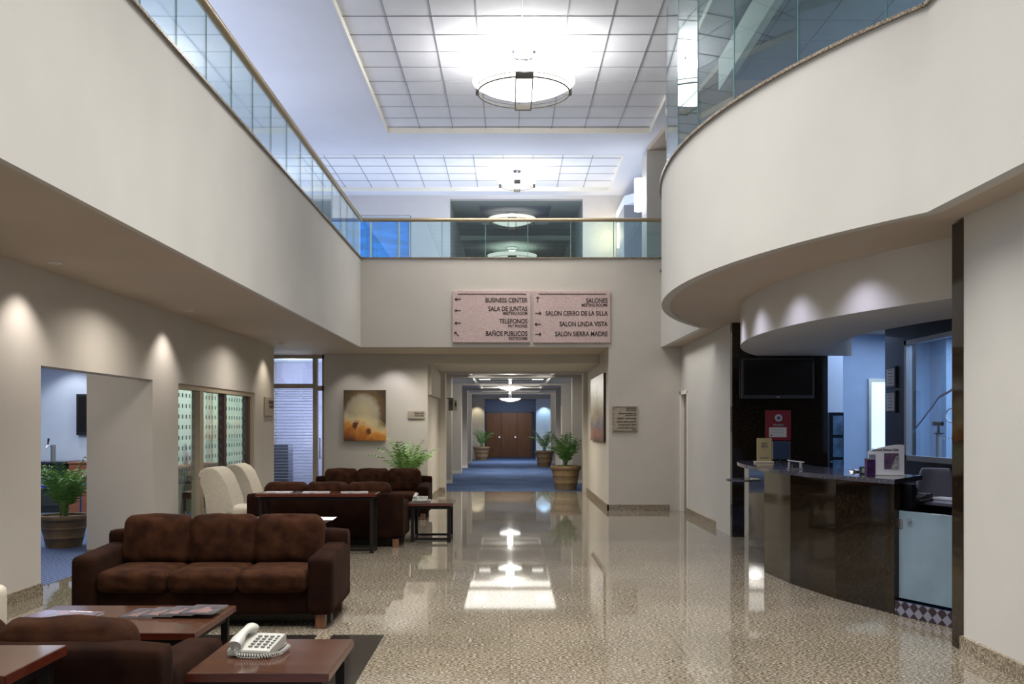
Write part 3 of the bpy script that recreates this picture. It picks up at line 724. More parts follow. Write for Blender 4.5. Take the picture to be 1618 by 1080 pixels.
# ================================================================== PENDANTS AND LIGHTS
def pendant(loc, R, rim, glow, ztop, label, group, straps=True):
    """loc = ceiling point"""
    t = thing('pendant_lamp', (loc[0],loc[1],ztop), label, 'ceiling lamp', group)
    zr = rim-ztop
    MB().lathe([(R*.24,0),(R*.24,-.03),(R*.20,-.06),(R*.20,-.10),(R*.05,-.12),(0.0001,-.12)], n=28).build('canopy', CHROME, t, smooth=True)
    dp = R*.27
    prof = [(0.0001,zr-dp),(R*.3,zr-dp*.94),(R*.6,zr-dp*.68),(R*.85,zr-dp*.32),(R,zr),(R*1.0,zr+.012),(R*.84,zr-dp*.28),(R*.58,zr-dp*.62),(R*.3,zr-dp*.87),(0.0001,zr-dp*.93)]
    MB().lathe(prof, n=48).build('bowl', glow, t, smooth='all')
    rd = MB()
    for a in (0,PI/2,PI,3*PI/2):
        rd.cyl((R*.12*math.cos(a+.78),R*.12*math.sin(a+.78),-.1),(R*.12*math.cos(a+.78),R*.12*math.sin(a+.78),zr-dp*.9),.006,n=6)
    rd.build('rods', CHROME, t)
    zz = zr-dp*.78; Rr = R*.90
    MB().ring((0,0,zz),Rr,R*.015).ring((0,0,zz+.06),Rr+.02,R*.008).build('ring', DKMET, t, smooth=True)
    if straps:
        st = MB()
        for sx in (-.16,.16):
            st.tube([(R*sx, Rr*math.sin(q)*1.0, zz - .035*math.cos(q)) for q in [(-PI/2)+PI*k/10 for k in range(11)]], R*.012, 6)
        st.build('straps', DKMET, t, smooth=True)
        for a in (0,PI/2,PI,3*PI/2):
            M = Euler((0,0,a)).to_matrix().to_4x4()
            hw = R*.17 if a in (PI/2,3*PI/2) else R*.05
            MB().box(Rr-.02,Rr+.03,-hw,hw,zz-.03,zz+.05,.004,M).build('bracket', DKMET, t)
    return t
def lamp(kind, loc, power, color=(1,1,1), size=.2, target=None, spot=60, blend=.6, sy=None, name='lamp', spread=None):
    l = bpy.data.lights.new(name, kind); l.energy = power; l.color = color
    o = bpy.data.objects.new(name, l); COL.objects.link(o); o.location = loc
    if kind == 'AREA':
        if spread: l.spread = math.radians(spread)
        l.shape = 'RECTANGLE' if sy else 'SQUARE'; l.size = size
        if sy: l.size_y = sy
    else: l.shadow_soft_size = size
    if kind == 'SPOT': l.spot_size = math.radians(spot); l.spot_blend = blend
    if target is not None:
        dv = Vector(target)-Vector(loc); o.rotation_euler = dv.to_track_quat('-Z','Y').to_euler()
    return o
pendant((.2,14.1), .75, 6.64, BOWL, ZP, 'large glowing glass bowl pendant with steel ring, nearest in the atrium', 'atrium bowl pendants')
pendant((.15,20.7), .40, 6.84, BOWL, ZP, 'smaller glowing bowl pendant over the far atrium ceiling panel', 'atrium bowl pendants')
pendant((.05,24.8), .62, 6.93, BOWLD, 7.08, 'dim bowl pendant in the dark upstairs ceiling recess', 'upstairs bowl pendants')
pendant((.06,29.0), .75, 6.72, BOWLD, 6.98, 'dim bowl pendant at far end of the upstairs hall', 'upstairs bowl pendants')
pendant((0,29.5), .37, 2.78, BOWL, 3.12, 'nearer glowing bowl pendant in the ground floor corridor', 'corridor bowl pendants', False)
pendant((0,38.0), .42, 2.66, BOWL, 3.12, 'farther glowing bowl pendant in the ground floor corridor', 'corridor bowl pendants', False)
WARM=(1,.93,.82); COOL=(.82,.90,1.0); BLU=(.45,.65,1.0)
lamp('POINT',(.2,14.1,6.80),210,(1,.97,.92),.28)
lamp('POINT',(.15,20.7,6.92),60,(1,.97,.9),.15)
lamp('POINT',(.06,29.0,6.85),15,(.95,1,.85),.15)
lamp('POINT',(0,29.5,2.93),70,(1,.97,.9),.1); lamp('POINT',(0,38,2.9),60,(1,.97,.9),.1)
lamp('AREA',(0,26,2.95),60,(1,.96,.88),2.3,(0,26,0),sy=4.2); lamp('AREA',(0,33,2.95),150,(1,.97,.92),2.0,(0,33,0),sy=4,spread=130); lamp('AREA',(0,42,2.9),120,(.95,.97,1),2.0,(0,42,0),sy=3,spread=130)
lamp('SPOT',(-1.55,44.6,2.8),40,(1,.9,.65),.03,(-1.55,45.2,0),80); lamp('SPOT',(1.6,44.6,2.8),60,(.55,.8,1),.03,(1.6,45.2,0),80)
lamp('AREA',(0,46.8,2.8),30,(.9,.9,1),1.5,(0,48,0))
# atrium downward fill, frontal fill added behind the camera
lamp('AREA',(0,6.5,6.9),600,(1,.965,.91),3.5,(0,6.5,0),sy=9,spread=115)
lamp('AREA',(0,-3.6,2.3),80,(.95,.97,1),6,(0,9,2.3),sy=3.6)
lamp('AREA',(0,17,6.9),110,(1,.95,.88),3,(0,17,0),sy=2,spread=120)
# upward fill added without fixtures to brighten the pale blue ceiling
lamp('AREA',(-5.2,9,4.5),330,(.80,.86,1),3.6,(-5.2,9,7),sy=17,spread=150)
lamp('AREA',(5.6,9.8,4.7),60,(.74,.86,1),2.5,(5.6,10,7),sy=6)
lamp('AREA',(0,20.8,4.6),130,(.86,.92,1),4,(0,20.8,7),sy=1.2)
lamp('AREA',(-4.2,20.6,4.7),60,(.7,.8,1),2,(-3.5,20.6,7),sy=2)
# left wall downlights
for y in (8.69,12.3,17.3):
    lamp('SPOT',(-4.08,y,3.06),70 if y<13 else 48,(1,.92,.87) if y<13 else (1,.9,.75),.05,(-4.40,y,0),100,.7)
    c = MB().lathe([(.055,0),(.06,-.012),(.045,-.012),(.04,0)],n=20).build('recessed_downlight', TRIMW, loc=(-4.12,y,ZS)); tag(c,'small white recessed downlight in soffit beside left wall','downlight','recessed downlights along the left wall')
for y in (6,10.3,15): lamp('AREA',(-3.6,y,3.05),26,(1,.93,.85),.5,(-3.6,y,0),spread=150)  # fill added under the left soffit, not fixtures
lamp('AREA',(-.6,19.1,3.05),60,(1,.94,.84),3.6,(-.6,19.1,0),sy=.7,spread=140)  # added fill to lift the walls under the back soffit
lamp('AREA',(2.96,16.4,3.05),9,(1,.96,.9),.12,(2.96,16.4,0),sy=2.6,spread=125)  # added fill strip under the right soffit
# back wall + portal
lamp('SPOT',(-2.35,19.45,3.06),34,(.95,.93,1),.05,(-2.5,20,1.2),95,.7); lamp('SPOT',(-3.3,19.4,3.06),22,(1,.93,.9),.05,(-3.2,20,1.0),90,.7)
lamp('AREA',(.1,21.6,2.87),75,(1,.93,.78),1.6,(0.1,21.6,0),spread=125); lamp('SPOT',(1.3,20.6,2.87),18,(1,.96,.8),.05,(1.86,20.8,1.4),80)
lamp('POINT',(-4.8,21.3,2.8),70,(.80,.82,1),.3); lamp('POINT',(-4.6,22,1.4),34,(.76,.78,1),.3)
# side room
lamp('AREA',(-8,14.5,2.85),150,(.78,.86,1),3,(-8,14.5,0)); lamp('SPOT',(-8.3,17.75,2.85),30,(.9,.92,1),.05,(-8.3,18.4,1.2),100,.6); lamp('AREA',(-5.6,17.0,2.85),55,(.90,1,.94),1.2,(-5.6,17.5,0)); lamp('SPOT',(-5.9,13.6,2.8),60,(.9,1,.9),.1,(-5.7,12.6,0),90); lamp('AREA',(-6.5,9.5,2.85),22,(1,.90,.78),1,(-6.5,9.5,0)); lamp('POINT',(-5.4,10.6,2.3),14,(1,.9,.75),.1)
# reception
for ang in (-.34,-.18,-.02,.14,.30):
    R=7.02; lx,ly = CX-R*math.cos(ang), CY+R*math.sin(ang)
    tx,ty = CX-(R-.25)*math.cos(ang), CY+(R-.25)*math.sin(ang)
    lamp('SPOT',(lx,ly,3.06),38,(.78,.77,1),.06,(tx,ty,2.3),105,1.0)
lamp('AREA',(4.3,10.6,2.98),34,(.66,.78,1),1,(4.2,10.6,0),sy=3); lamp('AREA',(5.4,14.6,3.0),15,(.6,.75,1),1,(5.3,15.0,0)); lamp('AREA',(7.0,12.5,3.0),190,(.6,.78,1),2.4,(7,12.5,0),sy=5)
# wall sconces upstairs
o = MB().cyl((0,0,-.32),(0,0,.32),.09,n=20).box(.06,.12,-.05,.05,-.2,.2).build('wall_sconce', SCONCE, smooth=True, loc=(PX-.10,19.0,Z(306,18.9))); tag(o,'tall glowing white sconce on the upstairs pier','wall lamp','upstairs wall lamps')
lamp('POINT',(PX-.35,18.95,6.1),6,(.8,.88,1),.1)
o = MB().cyl((0,0,-.28),(0,0,.28),.07,n=20).box(.04,.09,-.04,.04,-.2,.2).build('wall_sconce', mat('warm_sconce',(.9,.85,.6),.4,emit=(1,.85,.5),es=3), smooth=True, loc=(X(986,22)-.09,22.0,Z(372,22))); tag(o,'warm glowing sconce beside the grey upstairs pier','wall lamp','upstairs wall lamps')
lamp('POINT',(X(986,22)-.35,22.1,6.0),20,(1,.78,.38),.1)
# corridor square downlights
for i,(xx,yy) in enumerate(((-.82,26.2),(.9,26.2),(-.82,31.2),(.9,31.2))):
    t = thing('ceiling_light_panel',(xx,yy,3.12),['left','right'][i%2]+(' square ceiling light panel nearer the corridor mouth' if i<2 else ' square ceiling light panel farther down the corridor'),'ceiling light','square light panels in corridor ceiling')
    MB().box(-.22,.22,-.3,.3,-.02,-.001).build('frame', BRUSH, t); MB().box(-.18,.18,-.24,.24,-.026,-.02).build('diffuser', LGLOW, t)

# ================================================================== SOFAS
def make_sofa():
    t = thing('sofa',(0,0,0),'','sofa','brown velvet three-seat sofas')
    W = 2.06
    MB().cushion(W-.30,.76,.20,.03,M=xf((0,-.02,.20)),n=6).build('base', VELVETD, t, smooth='all')
    MB().box(-.88,.88,-.22,.30,.02,.13).build('under_shade_block', BLKF, t)  # dark box put in place of the shade beneath the sofa
    MB().cushion(W,.20,.60,.045,M=xf((0,.35,.41)),n=10).build('back_frame', VELVETD, t, smooth='all')
    for s in (-1,1):
        m = MB(); m.cushion(.20,.80,.46,.045,(0.02,0,.0),M=xf((s*(W/2-.10),-.06,.335)),n=10)
        for v in m.b.verts:
            if v.co.z > .4: v.co.z += (v.co.y+.46)*.05
        m.build('armrest', VELVETD, t, smooth='all')
    for k in range(3):
        x = (k-1)*.555
        MB().cushion(.553,.66,.17,.055,(.0,.02,.16),M=xf((x,-.13,.365)),n=12,wr=.003,seed=k).build('seat_cushion', VELVET, t, smooth='all')
        MB().cushion(.575,.22,.43,.085,(.02,.22,.05),M=xf((x,.18,.625),rx=-.16),n=14,wr=.007,seed=k+5).build('back_cushion', VELVET, t, smooth='all')
    for sx in (-1,1):
        for y in (-.38,.38):
            MB().box(sx*.93-.04,sx*.93+.04,y-.04,y+.04,0,.11,.005).build('leg', LEGW, t)
    return t
sofa = make_sofa()
sofa.location = (-2.43,7.99,0); sofa['label'] = 'brown velvet three-seat sofa facing camera behind the large coffee table'
def dup(o, loc, rz, label):
    c = copy_tree(o); c.location = loc; c.rotation_euler[2] = rz; c['label'] = label; return c
sb = dup(sofa,(-2.43,4.27,0),PI,'brown velvet sofa seen from behind, beside the ivory telephone table')
for c_ in sb.children:
    if c_.name.startswith('back_cushion'): c_.location.z = -.062
dup(sofa,(-2.44,13.05,0),PI,'brown velvet sofa seen from behind with magazine console against its back')
dup(sofa,(-2.42,16.75,0),0,'farthest brown velvet sofa, facing camera in front of the painting')

# ================================================================== TABLES
def slab_table(name, w, d, h, label, group, topm=TABLEW, th=.04, stretch=True, loc=(0,0,0)):
    t = thing(name, loc, label, 'table', group)
    MB().box(-w/2,w/2,-d/2,d/2,h-th,h,.003,seg=1).build('tabletop', topm, t)
    MB().box(-w/2-.001,w/2+.001,-d/2-.001,-d/2+.012,h-th+.002,h-.004).box(-w/2-.001,-w/2+.012,-d/2,d/2,h-th+.002,h-.004).box(w/2-.012,w/2+.001,-d/2,d/2,h-th+.002,h-.004).build('edge_band', TABLER, t)
    MB().box(-w/2+.05,w/2-.05,-d/2+.04,-d/2+.07,h-th-.045,h-th).box(-w/2+.05,w/2-.05,d/2-.07,d/2-.04,h-th-.045,h-th).box(-w/2+.04,-w/2+.07,-d/2+.05,d/2-.05,h-th-.045,h-th).box(w/2-.07,w/2-.04,-d/2+.05,d/2-.05,h-th-.045,h-th).build('apron_frame', TLEG, t)
    for sx in (-1,1):
        for sy in (-1,1):
            x,y = sx*(w/2-.055), sy*(d/2-.055)
            MB().box(x-.022,x+.022,y-.022,y+.022,0,h-th,.002,seg=1).build('leg', TLEG, t)
    if stretch:
        s = MB()
        for sx in (-1,1): s.box(sx*(w/2-.055)-.015,sx*(w/2-.055)+.015,-d/2+.07,d/2-.07,.03,.06)
        for sy in (-1,1): s.box(-w/2+.07,w/2-.07,sy*(d/2-.055)-.015,sy*(d/2-.055)+.015,.03,.06)
        s.build('stretcher', TLEG, t)
    return t
slab_table('coffee_table',1.18,.84,.42,'large low mahogany coffee table with magazines in front of nearest sofa',None,stretch=False,loc=(-2.39,5.88,0))
et = slab_table('end_table',.61,.66,.54,'square mahogany end table in the foreground holding an ivory telephone','square mahogany end tables',loc=(-1.083,4.44,0))
c = copy_tree(et); c.location = (-1.09,13.45,0); c['label'] = 'square mahogany end table with open metal frame beside the middle sofa'
ct = slab_table('console_table',1.50,.46,.75,'narrow mahogany console table with magazines behind the middle sofa','mahogany console tables behind the sofas',loc=(-2.43,12.2,0))
c = copy_tree(ct); c.location = (-2.47,3.49,0); c['label'] = 'glossy red-brown console table corner at bottom left foreground'
c = copy_tree(ct); c.location = (-2.43,8.74,0); c['label'] = 'console table mostly hidden behind the backrest of nearest facing sofa'

# ================================================================== MAGAZINES
MAGD = mat('dark_magazine_cover',(.035,.035,.045),.25,var=.5,vscale=9,col2=(.10,.09,.11))
MAGB = mat('blue_magazine_cover',(.05,.05,.12),.2,var=.5,vscale=6,col2=(.16,.10,.16))
MAGW = mat('pale_magazine_cover',(.50,.48,.46),.35,var=.4,vscale=14,col2=(.20,.16,.15))
PINK = mat('pink_cover_photo',(.15,.085,.085),.35,var=.3,vscale=30)
PAGE = mat('page_edges',(.55,.55,.53),.7)
def magazine(loc, rz, cover, label, group, w=.21, d=.28, th=.008, pic=PINK, title=None):
    t = thing('magazine', loc, label, 'magazine', group, rz)
    MB().box(-w/2+.003,w/2-.003,-d/2+.003,d/2-.003,0,th-.001).build('pages', PAGE, t)
    MB().box(-w/2,w/2,-d/2,d/2,th-.001,th,0).box(-w/2,-w/2+.002,-d/2,d/2,0,th).build('cover', cover, t)
    if pic: MB().prism([(-w*.28,-d*.42),(w*.30,-d*.42),(w*.34,-d*.1),(w*.12,d*.08),(w*.14,d*.22),(-w*.05,d*.24),(-w*.1,d*.02),(-w*.3,-d*.15)],th,th+.0006).build('cover_photo', pic, t)
    if title: texts([(title,.05,Matrix.Translation((0,d*.30,th+.0005)),'CENTER',.8)], WHITEP, t)
# four fanned magazines on the coffee table
for k,lab in enumerate(('leftmost dark magazine of the fanned four on the coffee table','second from left of four fanned dark magazines on coffee table','third from left of four fanned dark magazines on coffee table','rightmost dark magazine of the fanned four on the coffee table')):
    magazine((-2.29+.125*k,6.02-.004*k,.4205+.0085*k),-.06, MAGD, lab,'fanned magazines on the coffee table')
magazine((-2.83,5.90,.4205),-.10,MAGB,'wide blue-black magazine lying at left of coffee table','books at left of coffee table',.27,.34,.012,pic=None)
magazine((-2.665,5.86,.434),-.12,mat('dark_teal_cover',(.03,.06,.08),.25,var=.6,vscale=8,col2=(.20,.08,.09)),'glossy book with white script title on coffee table','books at left of coffee table',.28,.22,.014,title='Costuras')
for k,(px,lab) in enumerate(((440,'leftmost loose magazine on the middle console table'),(500,'centre open magazine on the middle console table'),(560,'rightmost pale magazine on the middle console table'))):
    magazine((X(px,12.2),12.2,.7505),PI/2+.1*k,MAGW,lab,'magazines on the middle console table',.22,.34,.008,pic=None)
magazine((X(516,8.75)-.02,8.72,.7505),.05,WHITEP,'white booklet on console behind the nearest facing sofa',None,.2,.28,.006,pic=None)

# ================================================================== TELEPHONES
def make_phone(bodym, label, loc, rz, group=None, sc=1, cordside=1):
    t = thing('telephone', loc, label, 'telephone', group, rz); t.scale = (sc,)*3
    m = MB(); m.prism([(-.115,0.004),(.115,.004),(.115,.062),(.09,.066),(-.09,.034),(-.115,.03)], -.10,.10,'x'); 
    g = m.b; bmesh.ops.bevel(g, geom=g.edges[:], offset=.004, segments=2, affect='EDGES'); m.build('body', bodym, t, smooth=True)
    # handset lies along the left side, rising toward the back
    hs = MB(); pts = [(-.062,-.115+.225*k/10, .052+.034*(k/10)+.022*math.sin(PI*k/10)) for k in range(11)]
    hs.tube(pts,[.024,.026,.024,.019,.017,.017,.017,.019,.024,.026,.022],12)
    for v in hs.b.verts: v.co.x = -.062+(v.co.x+.062)*1.25
    hs.build('handset', bodym, t, smooth=True)
    MB().lathe([(.024,.0),(.026,.02),(.02,.03)],c=(-.062,-.09,.028),n=16).build('cradle_cup', bodym, t, smooth=True)
    MB().lathe([(.024,.0),(.026,.02),(.02,.03)],c=(-.062,.085,.055),n=16).build('cradle_cup', bodym, t, smooth=True)
    def zt(y): return .0345+(y+.09)*(.032/.18)
    kb = MB()
    for r in range(5):
        for c_ in range(3):
            x, y = -.005+c_*.03, -.07+r*.03
            kb.box(x-.009,x+.009,y-.008,y+.008,zt(y),zt(y)+.006,.001,seg=1)
    for r in range(6):
        x,y=.083,-.075+r*.026; kb.box(x-.006,x+.006,y-.006,y+.006,zt(y),zt(y)+.005)
    kb.build('keypad', KEYM, t)
    cd = MB(); path = [(-.06,-.125,.03),(-.04,-.14,.014),(.0,-.142,.012),(.06,-.142,.012),(.11,-.12,.012),(.135,-.06,.012),(.135,.0,.012),(.13,.06,.012),(.112,.07,.02)]
    pv = [Vector(p) for p in path]; L=[0]
    for a,b in zip(pv,pv[1:]): L.append(L[-1]+(b-a).length)
    N=420; cp=[]
    for k in range(N+1):
        s_=L[-1]*k/N; i=max(j for j in range(len(L)-1) if L[j]<=s_+1e-9); f_=(s_-L[i])/(L[i+1]-L[i]); p=pv[i].lerp(pv[i+1],f_); d_=(pv[i+1]-pv[i]).normalized(); u=Vector((-d_.y,d_.x,0)).normalized() if (abs(d_.x)+abs(d_.y))>1e-4 else Vector((1,0,0)); w_=d_.cross(u)
        a=2*PI*s_/.0125; cp.append(p+.009*(math.cos(a)*u+math.sin(a)*w_))
    cd.tube(cp,.0022,5); cd.build('coiled_cord', bodym, t, smooth=True)
    return t
make_phone(PLAST,'ivory push-button telephone on the foreground end table',(-1.185,4.50,.5415),-.12,'ivory telephones on end tables')
make_phone(PLAST,'small ivory telephone on the far end table',(X(664,13.45),13.45,.5415),.0,'ivory telephones on end tables')

# ================================================================== SLIPPER CHAIRS
def make_chair():
    t = thing('slipper_chair',(0,0,0),'','chair','cream slipper chairs along left wall')
    def soft(mb, bev):
        bmesh.ops.bevel(mb.b, geom=[e for e in mb.b.edges if abs(e.verts[0].co.x-e.verts[1].co.x)<1e-5], offset=bev, segments=4, affect='EDGES', profile=.6)
    m = MB(); m.prism([(-.16,.45),(-.13,.62),(-.07,.78),(-.01,.92),(.06,1.0),(.14,1.035),(.23,1.03),(.30,.99),(.325,.93),(.31,.885),(.275,.87),(.25,.80),(.23,.62),(.21,.45),(.20,.20),(-.16,.20)],-.28,.28,'x'); soft(m,.03)
    m.build('backrest', CREAMF, t, smooth=True)
    MB().cushion(.56,.36,.32,.05,(0,0.02,.12),M=xf((0,-.19,.345)),n=10).build('seat', CREAMF, t, smooth='all')
    for sx in (-1,1):
        for y in (-.31,.14): MB().cyl((sx*.23,y,0),(sx*.23,y,.22),.018,.025,n=10).build('leg', LEGW, t)
    return t
ch = make_chair(); ch.location = (-3.88,13.2,0); ch.rotation_euler[2]=PI/2; ch['label']='cream slipper chair with scrolled back, nearer one by the glazed opening'
dup(ch,(-3.88,14.3,0),PI/2,'cream slipper chair with scrolled back, farther one by the glazed opening')
dup(ch,(-3.84,6.38,0),PI/2,'cream slipper chair cut off at the left edge of the foreground')

# ================================================================== PLANTS
def palm(mb, n, H, spread, seed, leaf=.16, lw=.012, z0=0, droop=.5, nl=16):
    rnd = random.Random(seed)
    for i in range(n):
        a = 2*PI*i/n*1.618*2+rnd.uniform(-.3,.3); tl = rnd.uniform(.25,1.0); L = H*rnd.uniform(.75,1.05)
        pts = []; r = .01; z = z0; th = PI/2-tl*.35
        for k in range(nl+1):
            pts.append(Vector((r*math.cos(a), r*math.sin(a), z)))
            st = L/nl; r += st*math.cos(th)*spread; z += st*math.sin(th); th -= (droop*tl*2.6)/nl*(.4+1.4*k/nl)
        mb.tube(pts,[.006*(1-.8*k/nl) for k in range(nl+1)],4)
        for k in range(int(nl*.3), nl+1):
            p = pts[k]; d = (pts[min(k+1,nl)]-pts[k-1]).normalized(); side = d.cross(Vector((0,0,1)))
            if side.length<1e-3: continue
            side.normalize(); q = k/nl
            ll = leaf*(1.1-abs(q-.55)*1.1)*rnd.uniform(.8,1.15)
            for s in (-1,1):
                dr = (side*s*.8 + d*.75 + Vector((0,0,-.15-rnd.random()*.3))).normalized()
                wv = d.cross(dr).cross(dr).normalized()*lw
                e = p+dr*ll; mid = p+dr*ll*.5+Vector((0,0,.012))
                v = [mb.b.verts.new(c) for c in (p, mid+wv, e+Vector((0,0,-.02)), mid-wv)]
                mb.b.faces.new(v)
def planter(loc, R, H, n, PH, seed, label, group, leafm=LEAF, spread=1.0, leaf=.16, square=False):
    t = thing('potted_palm', loc, label, 'plant', group)
    b = R*.66
    prof = [(b,0),(b*1.02,.02),(b+(R-b)*.25,H*.28),(b+(R-b)*.25+.008,H*.30),(b+(R-b)*.27,H*.33),(b+(R-b)*.50,H*.58),(b+(R-b)*.50+.008,H*.60),(b+(R-b)*.52,H*.63),(b+(R-b)*.72,H*.82),(R*.97,H*.85),(R,H*.88),(R,H*.98),(R*.98,H),(R*.88,H),(R*.86,H*.92)]
    MB().lathe(prof, n=40).build('pot', TERRA, t, smooth=True)
    MB().lathe([(R*.87,H*.9),(R*.5,H*.93),(.0001,H*.94)], n=24).build('soil', SOIL, t)
    st = MB(); rnd = random.Random(seed)
    for k in range(5):
        a = rnd.uniform(0,6.28); st.tube([(.07*R*2*math.cos(a),.07*R*2*math.sin(a),H*.92),(.05*math.cos(a),.05*math.sin(a),H*.92+PH*.22)],.012,6)
    st.build('stem', STEM, t)
    m = MB(); palm(m, n, PH, spread, seed, leaf, z0=H*.93); m.build('fronds', leafm, t)
    return t
planter((X(894,23.9)-.0,23.9,0.004),.39,.60,30,.85,3,'large potted palm at the start of the blue corridor carpet','potted palms in the corridor',leaf=.2)
planter((X(860,37.3),37.3,0.004),.38,.62,16,.95,4,'potted palm halfway down the corridor on the right','potted palms in the corridor',LEAFB,leaf=.2)
planter((X(761,44.4),44.2,0.004),.40,.62,12,.95,5,'potted palm at far left end of the corridor','potted palms in the corridor',leaf=.22)
planter((X(101,12.7)-.0,12.7,.003),.33,.42,26,.78,6,'potted palm with drooping fronds seen through the left doorway',None,LEAFB,spread=.9,leaf=.2)
planter((-2.08,19.2,0),.24,.36,30,1.05,7,'bright green palm standing behind the farthest sofa',None,LEAFB,leaf=.2)

# ================================================================== SIDE ROOM CONTENTS
t = thing('bar_cabinet',(-8.3,17.9,0.003),'dark bar cabinet with pale worktop at back of the side room','cabinet')
xa_,xb_ = X(100,17.6)+8.3, X(20,17.6)+8.3
MB().box(xb_,xa_,-.28,.35,0,.90).build('body', mat('dark_green_bar',(.02,.025,.022),.3), t)
MB().box(xb_,xa_+.05,-.32,.4,.90,.94,.004).build('worktop', DKTOP, t)
MB().box(xb_+.1,xa_-.08,-.295,-.28,.12,.8).build('door_panel', mat('bar_panel',(.035,.04,.03),.4), t)
t = thing('bar_counter',(X(121,17.6)+.03,17.9,0.003),'orange-brown wooden counter right of the dark bar cabinet','counter')
w = X(133,17.6)-X(102,17.6)-.02
MB().box(-w/2,w/2,-.3,.35,0,.90).build('body', WBAR, t); MB().box(-w/2-.02,w/2+.02,-.33,.36,.90,.93,.004).build('worktop', WBAR, t)
t = thing('beer_tap',(X(82,17.7),17.75,.943),'chrome tap tower standing on the dark bar worktop','tap')
MB().cyl((0,0,0),(0,0,.30),.045).build('tower', BRUSH, t, smooth=True)
MB().tube([(-.0,-.03,.27),(-.07,-.08,.29),(-.09,-.09,.23)],.012).build('spout', CHROME, t, smooth=True)
MB().cyl((-.07,-.06,.30),(-.06,-.05,.42),.010,.02).build('tap_handle', BLKP, t, smooth=True)
t = thing('wall_television',(X(140,18.3),18.39,Z(687,18.3)),'flat dark screen on side room back wall above the bar','television')
w = X(160,18.3)-X(120.5,18.3); h = Z(622,18.3)-Z(687,18.3)
MB().box(-w/2,w/2,-.09,-.0,0,h,.006).build('bezel', BLKP, t); MB().box(-w/2+.04,w/2-.04,-.093,-.09,.06,h-.04).build('screen', SCREEN, t)
t = thing('round_sign',(X(69,17.5),17.535,Z(762,17.5)),'round blue sign with white ring on the dark bar cabinet','sign')
MB().cyl((0,.05,0),(0,.03,0),.125,n=36).build('backing', WHITEP, t)
MB().cyl((0,.029,0),(0,.024,0),.112,n=36).build('face', mat('blue_sign',(.02,.03,.30),.3), t)
texts([('Real',.075,Matrix.Translation((0,.022,.01)) @ FR,'CENTER',1),('Room',.06,Matrix.Translation((0,.022,-.055)) @ FR,'CENTER',1)], WHITEP, t)
t = thing('blue_armchair',(X(137,15.6)+.1,15.7,.003),'blue metal bar stool partly visible beyond the doorway edge','stool')
bs = mat('blue_stool',(.03,.06,.16),.4)
MB().box(-.2,.2,-.2,.2,.62,.68,.02).build('seat', bs, t); MB().box(-.2,.2,.17,.21,.68,1.02,.02).build('backrest', bs, t)
for sx in (-.17,.17):
    for sy in (-.17,.17): MB().cyl((sx,sy,0),(sx,sy,.63),.015).build('leg', bs, t)
# cafe table with white covered objects behind the glazed opening
t = thing('buffet_table',(X(296,16.6),16.7,.003),'long wooden buffet table behind the dotted glass','table')
MB().box(-.75,.85,-.35,.35,.86,.92,.004).build('tabletop', WBAR, t)
MB().box(-.72,.82,-.32,.32,.10,.86).build('skirt', stripes('striped_table_skirt','X',12,(.05,.06,.03),(.30,.26,.14)), t)
for k in range(3):
    o = MB().lathe([(.035,0),(.05,.02),(.055,.18),(.035,.26),(.022,.34),(.028,.36),(.0001,.37)],n=18).build('white_jug', WHITEP, loc=(X(292+11*k,16.6),16.62,.9235), smooth=True)
    tag(o,['left','middle','right'][k]+' white jug on the buffet table behind dotted glass','jug','white jugs on the buffet table')
t = thing('round_cafe_table',(X(262,14.6),14.7,.003),'small glass-topped table behind the near dotted pane','table')
MB().cyl((0,0,.72),(0,0,.745),.42,n=32).build('tabletop', DKTOP, t); MB().cyl((0,0,0.03),(0,0,.72),.035).build('pole', BRUSH, t); MB().cyl((0,0,0),(0,0,.03),.25,n=24).build('base', BRUSH, t)
t = thing('wooden_chair',(X(305,14.9),15.3,.003),'low brown chair behind the dotted glass','chair')
MB().cushion(.5,.5,.12,.04,M=xf((0,0,.5))).build('seat', WBAR, t, smooth='all'); MB().cushion(.5,.1,.45,.04,M=xf((0,.22,.78))).build('backrest', WBAR, t, smooth='all')
for sx in (-.2,.2):
    for sy in (-.2,.2): MB().cyl((sx,sy,0),(sx,sy,.46),.02).build('leg', WBAR, t)

# ================================================================== RECEPTION
t = thing('reception_counter',(CX,CY,0),'curved reception counter faced in polished dark granite panels','counter')
jy = [11.35,10.5,9.72,8.87,8.14]
RB = 6.55
jp = [arcpt(RB,y) for y in [12.2,]+jy]
for p,q in zip(jp,jp[1:]):
    a,b = Vector((p[0]-CX,p[1]-CY,0)),Vector((q[0]-CX,q[1]-CY,0)); d_=(b-a).normalized(); nn=Vector((-d_.y,d_.x,0))
    if nn.dot(a)>0: nn=-nn
    nn = -nn if nn.dot(Vector((-1,0,0)))>0 and False else nn
    inward = (-a).normalized()*.06
    m=MB(); up=Vector((0,0,1.11)); a2=a+d_*.002; b2=b-d_*.002
    vs=[m.b.verts.new(c) for c in (a2,b2,b2+inward,a2+inward,a2+up,b2+up,b2+inward+up,a2+inward+up)]
    for ix in ((0,1,2,3),(4,5,6,7),(0,1,5,4),(1,2,6,5),(2,3,7,6),(3,0,4,7)): m.b.faces.new([vs[i] for i in ix])
    m.build('front_panel', BLKG, t)
inner = [(p[0]-CX,p[1]-CY) for p in arc(6.40, math.asin((8.16-CY)/6.40)-.0, math.asin((12.2-CY)/6.4), 16)] 
back = [(p[0]-CX,p[1]-CY) for p in arc(6.33, math.asin((8.20-CY)/6.33), math.asin((12.2-CY)/6.33), 16)]
MB().prism(inner+back[::-1], .115,1.10).build('body', mat('black_counter_body',(.008,.008,.010),.3), t)
a_,b_ = 8.02, 12.35
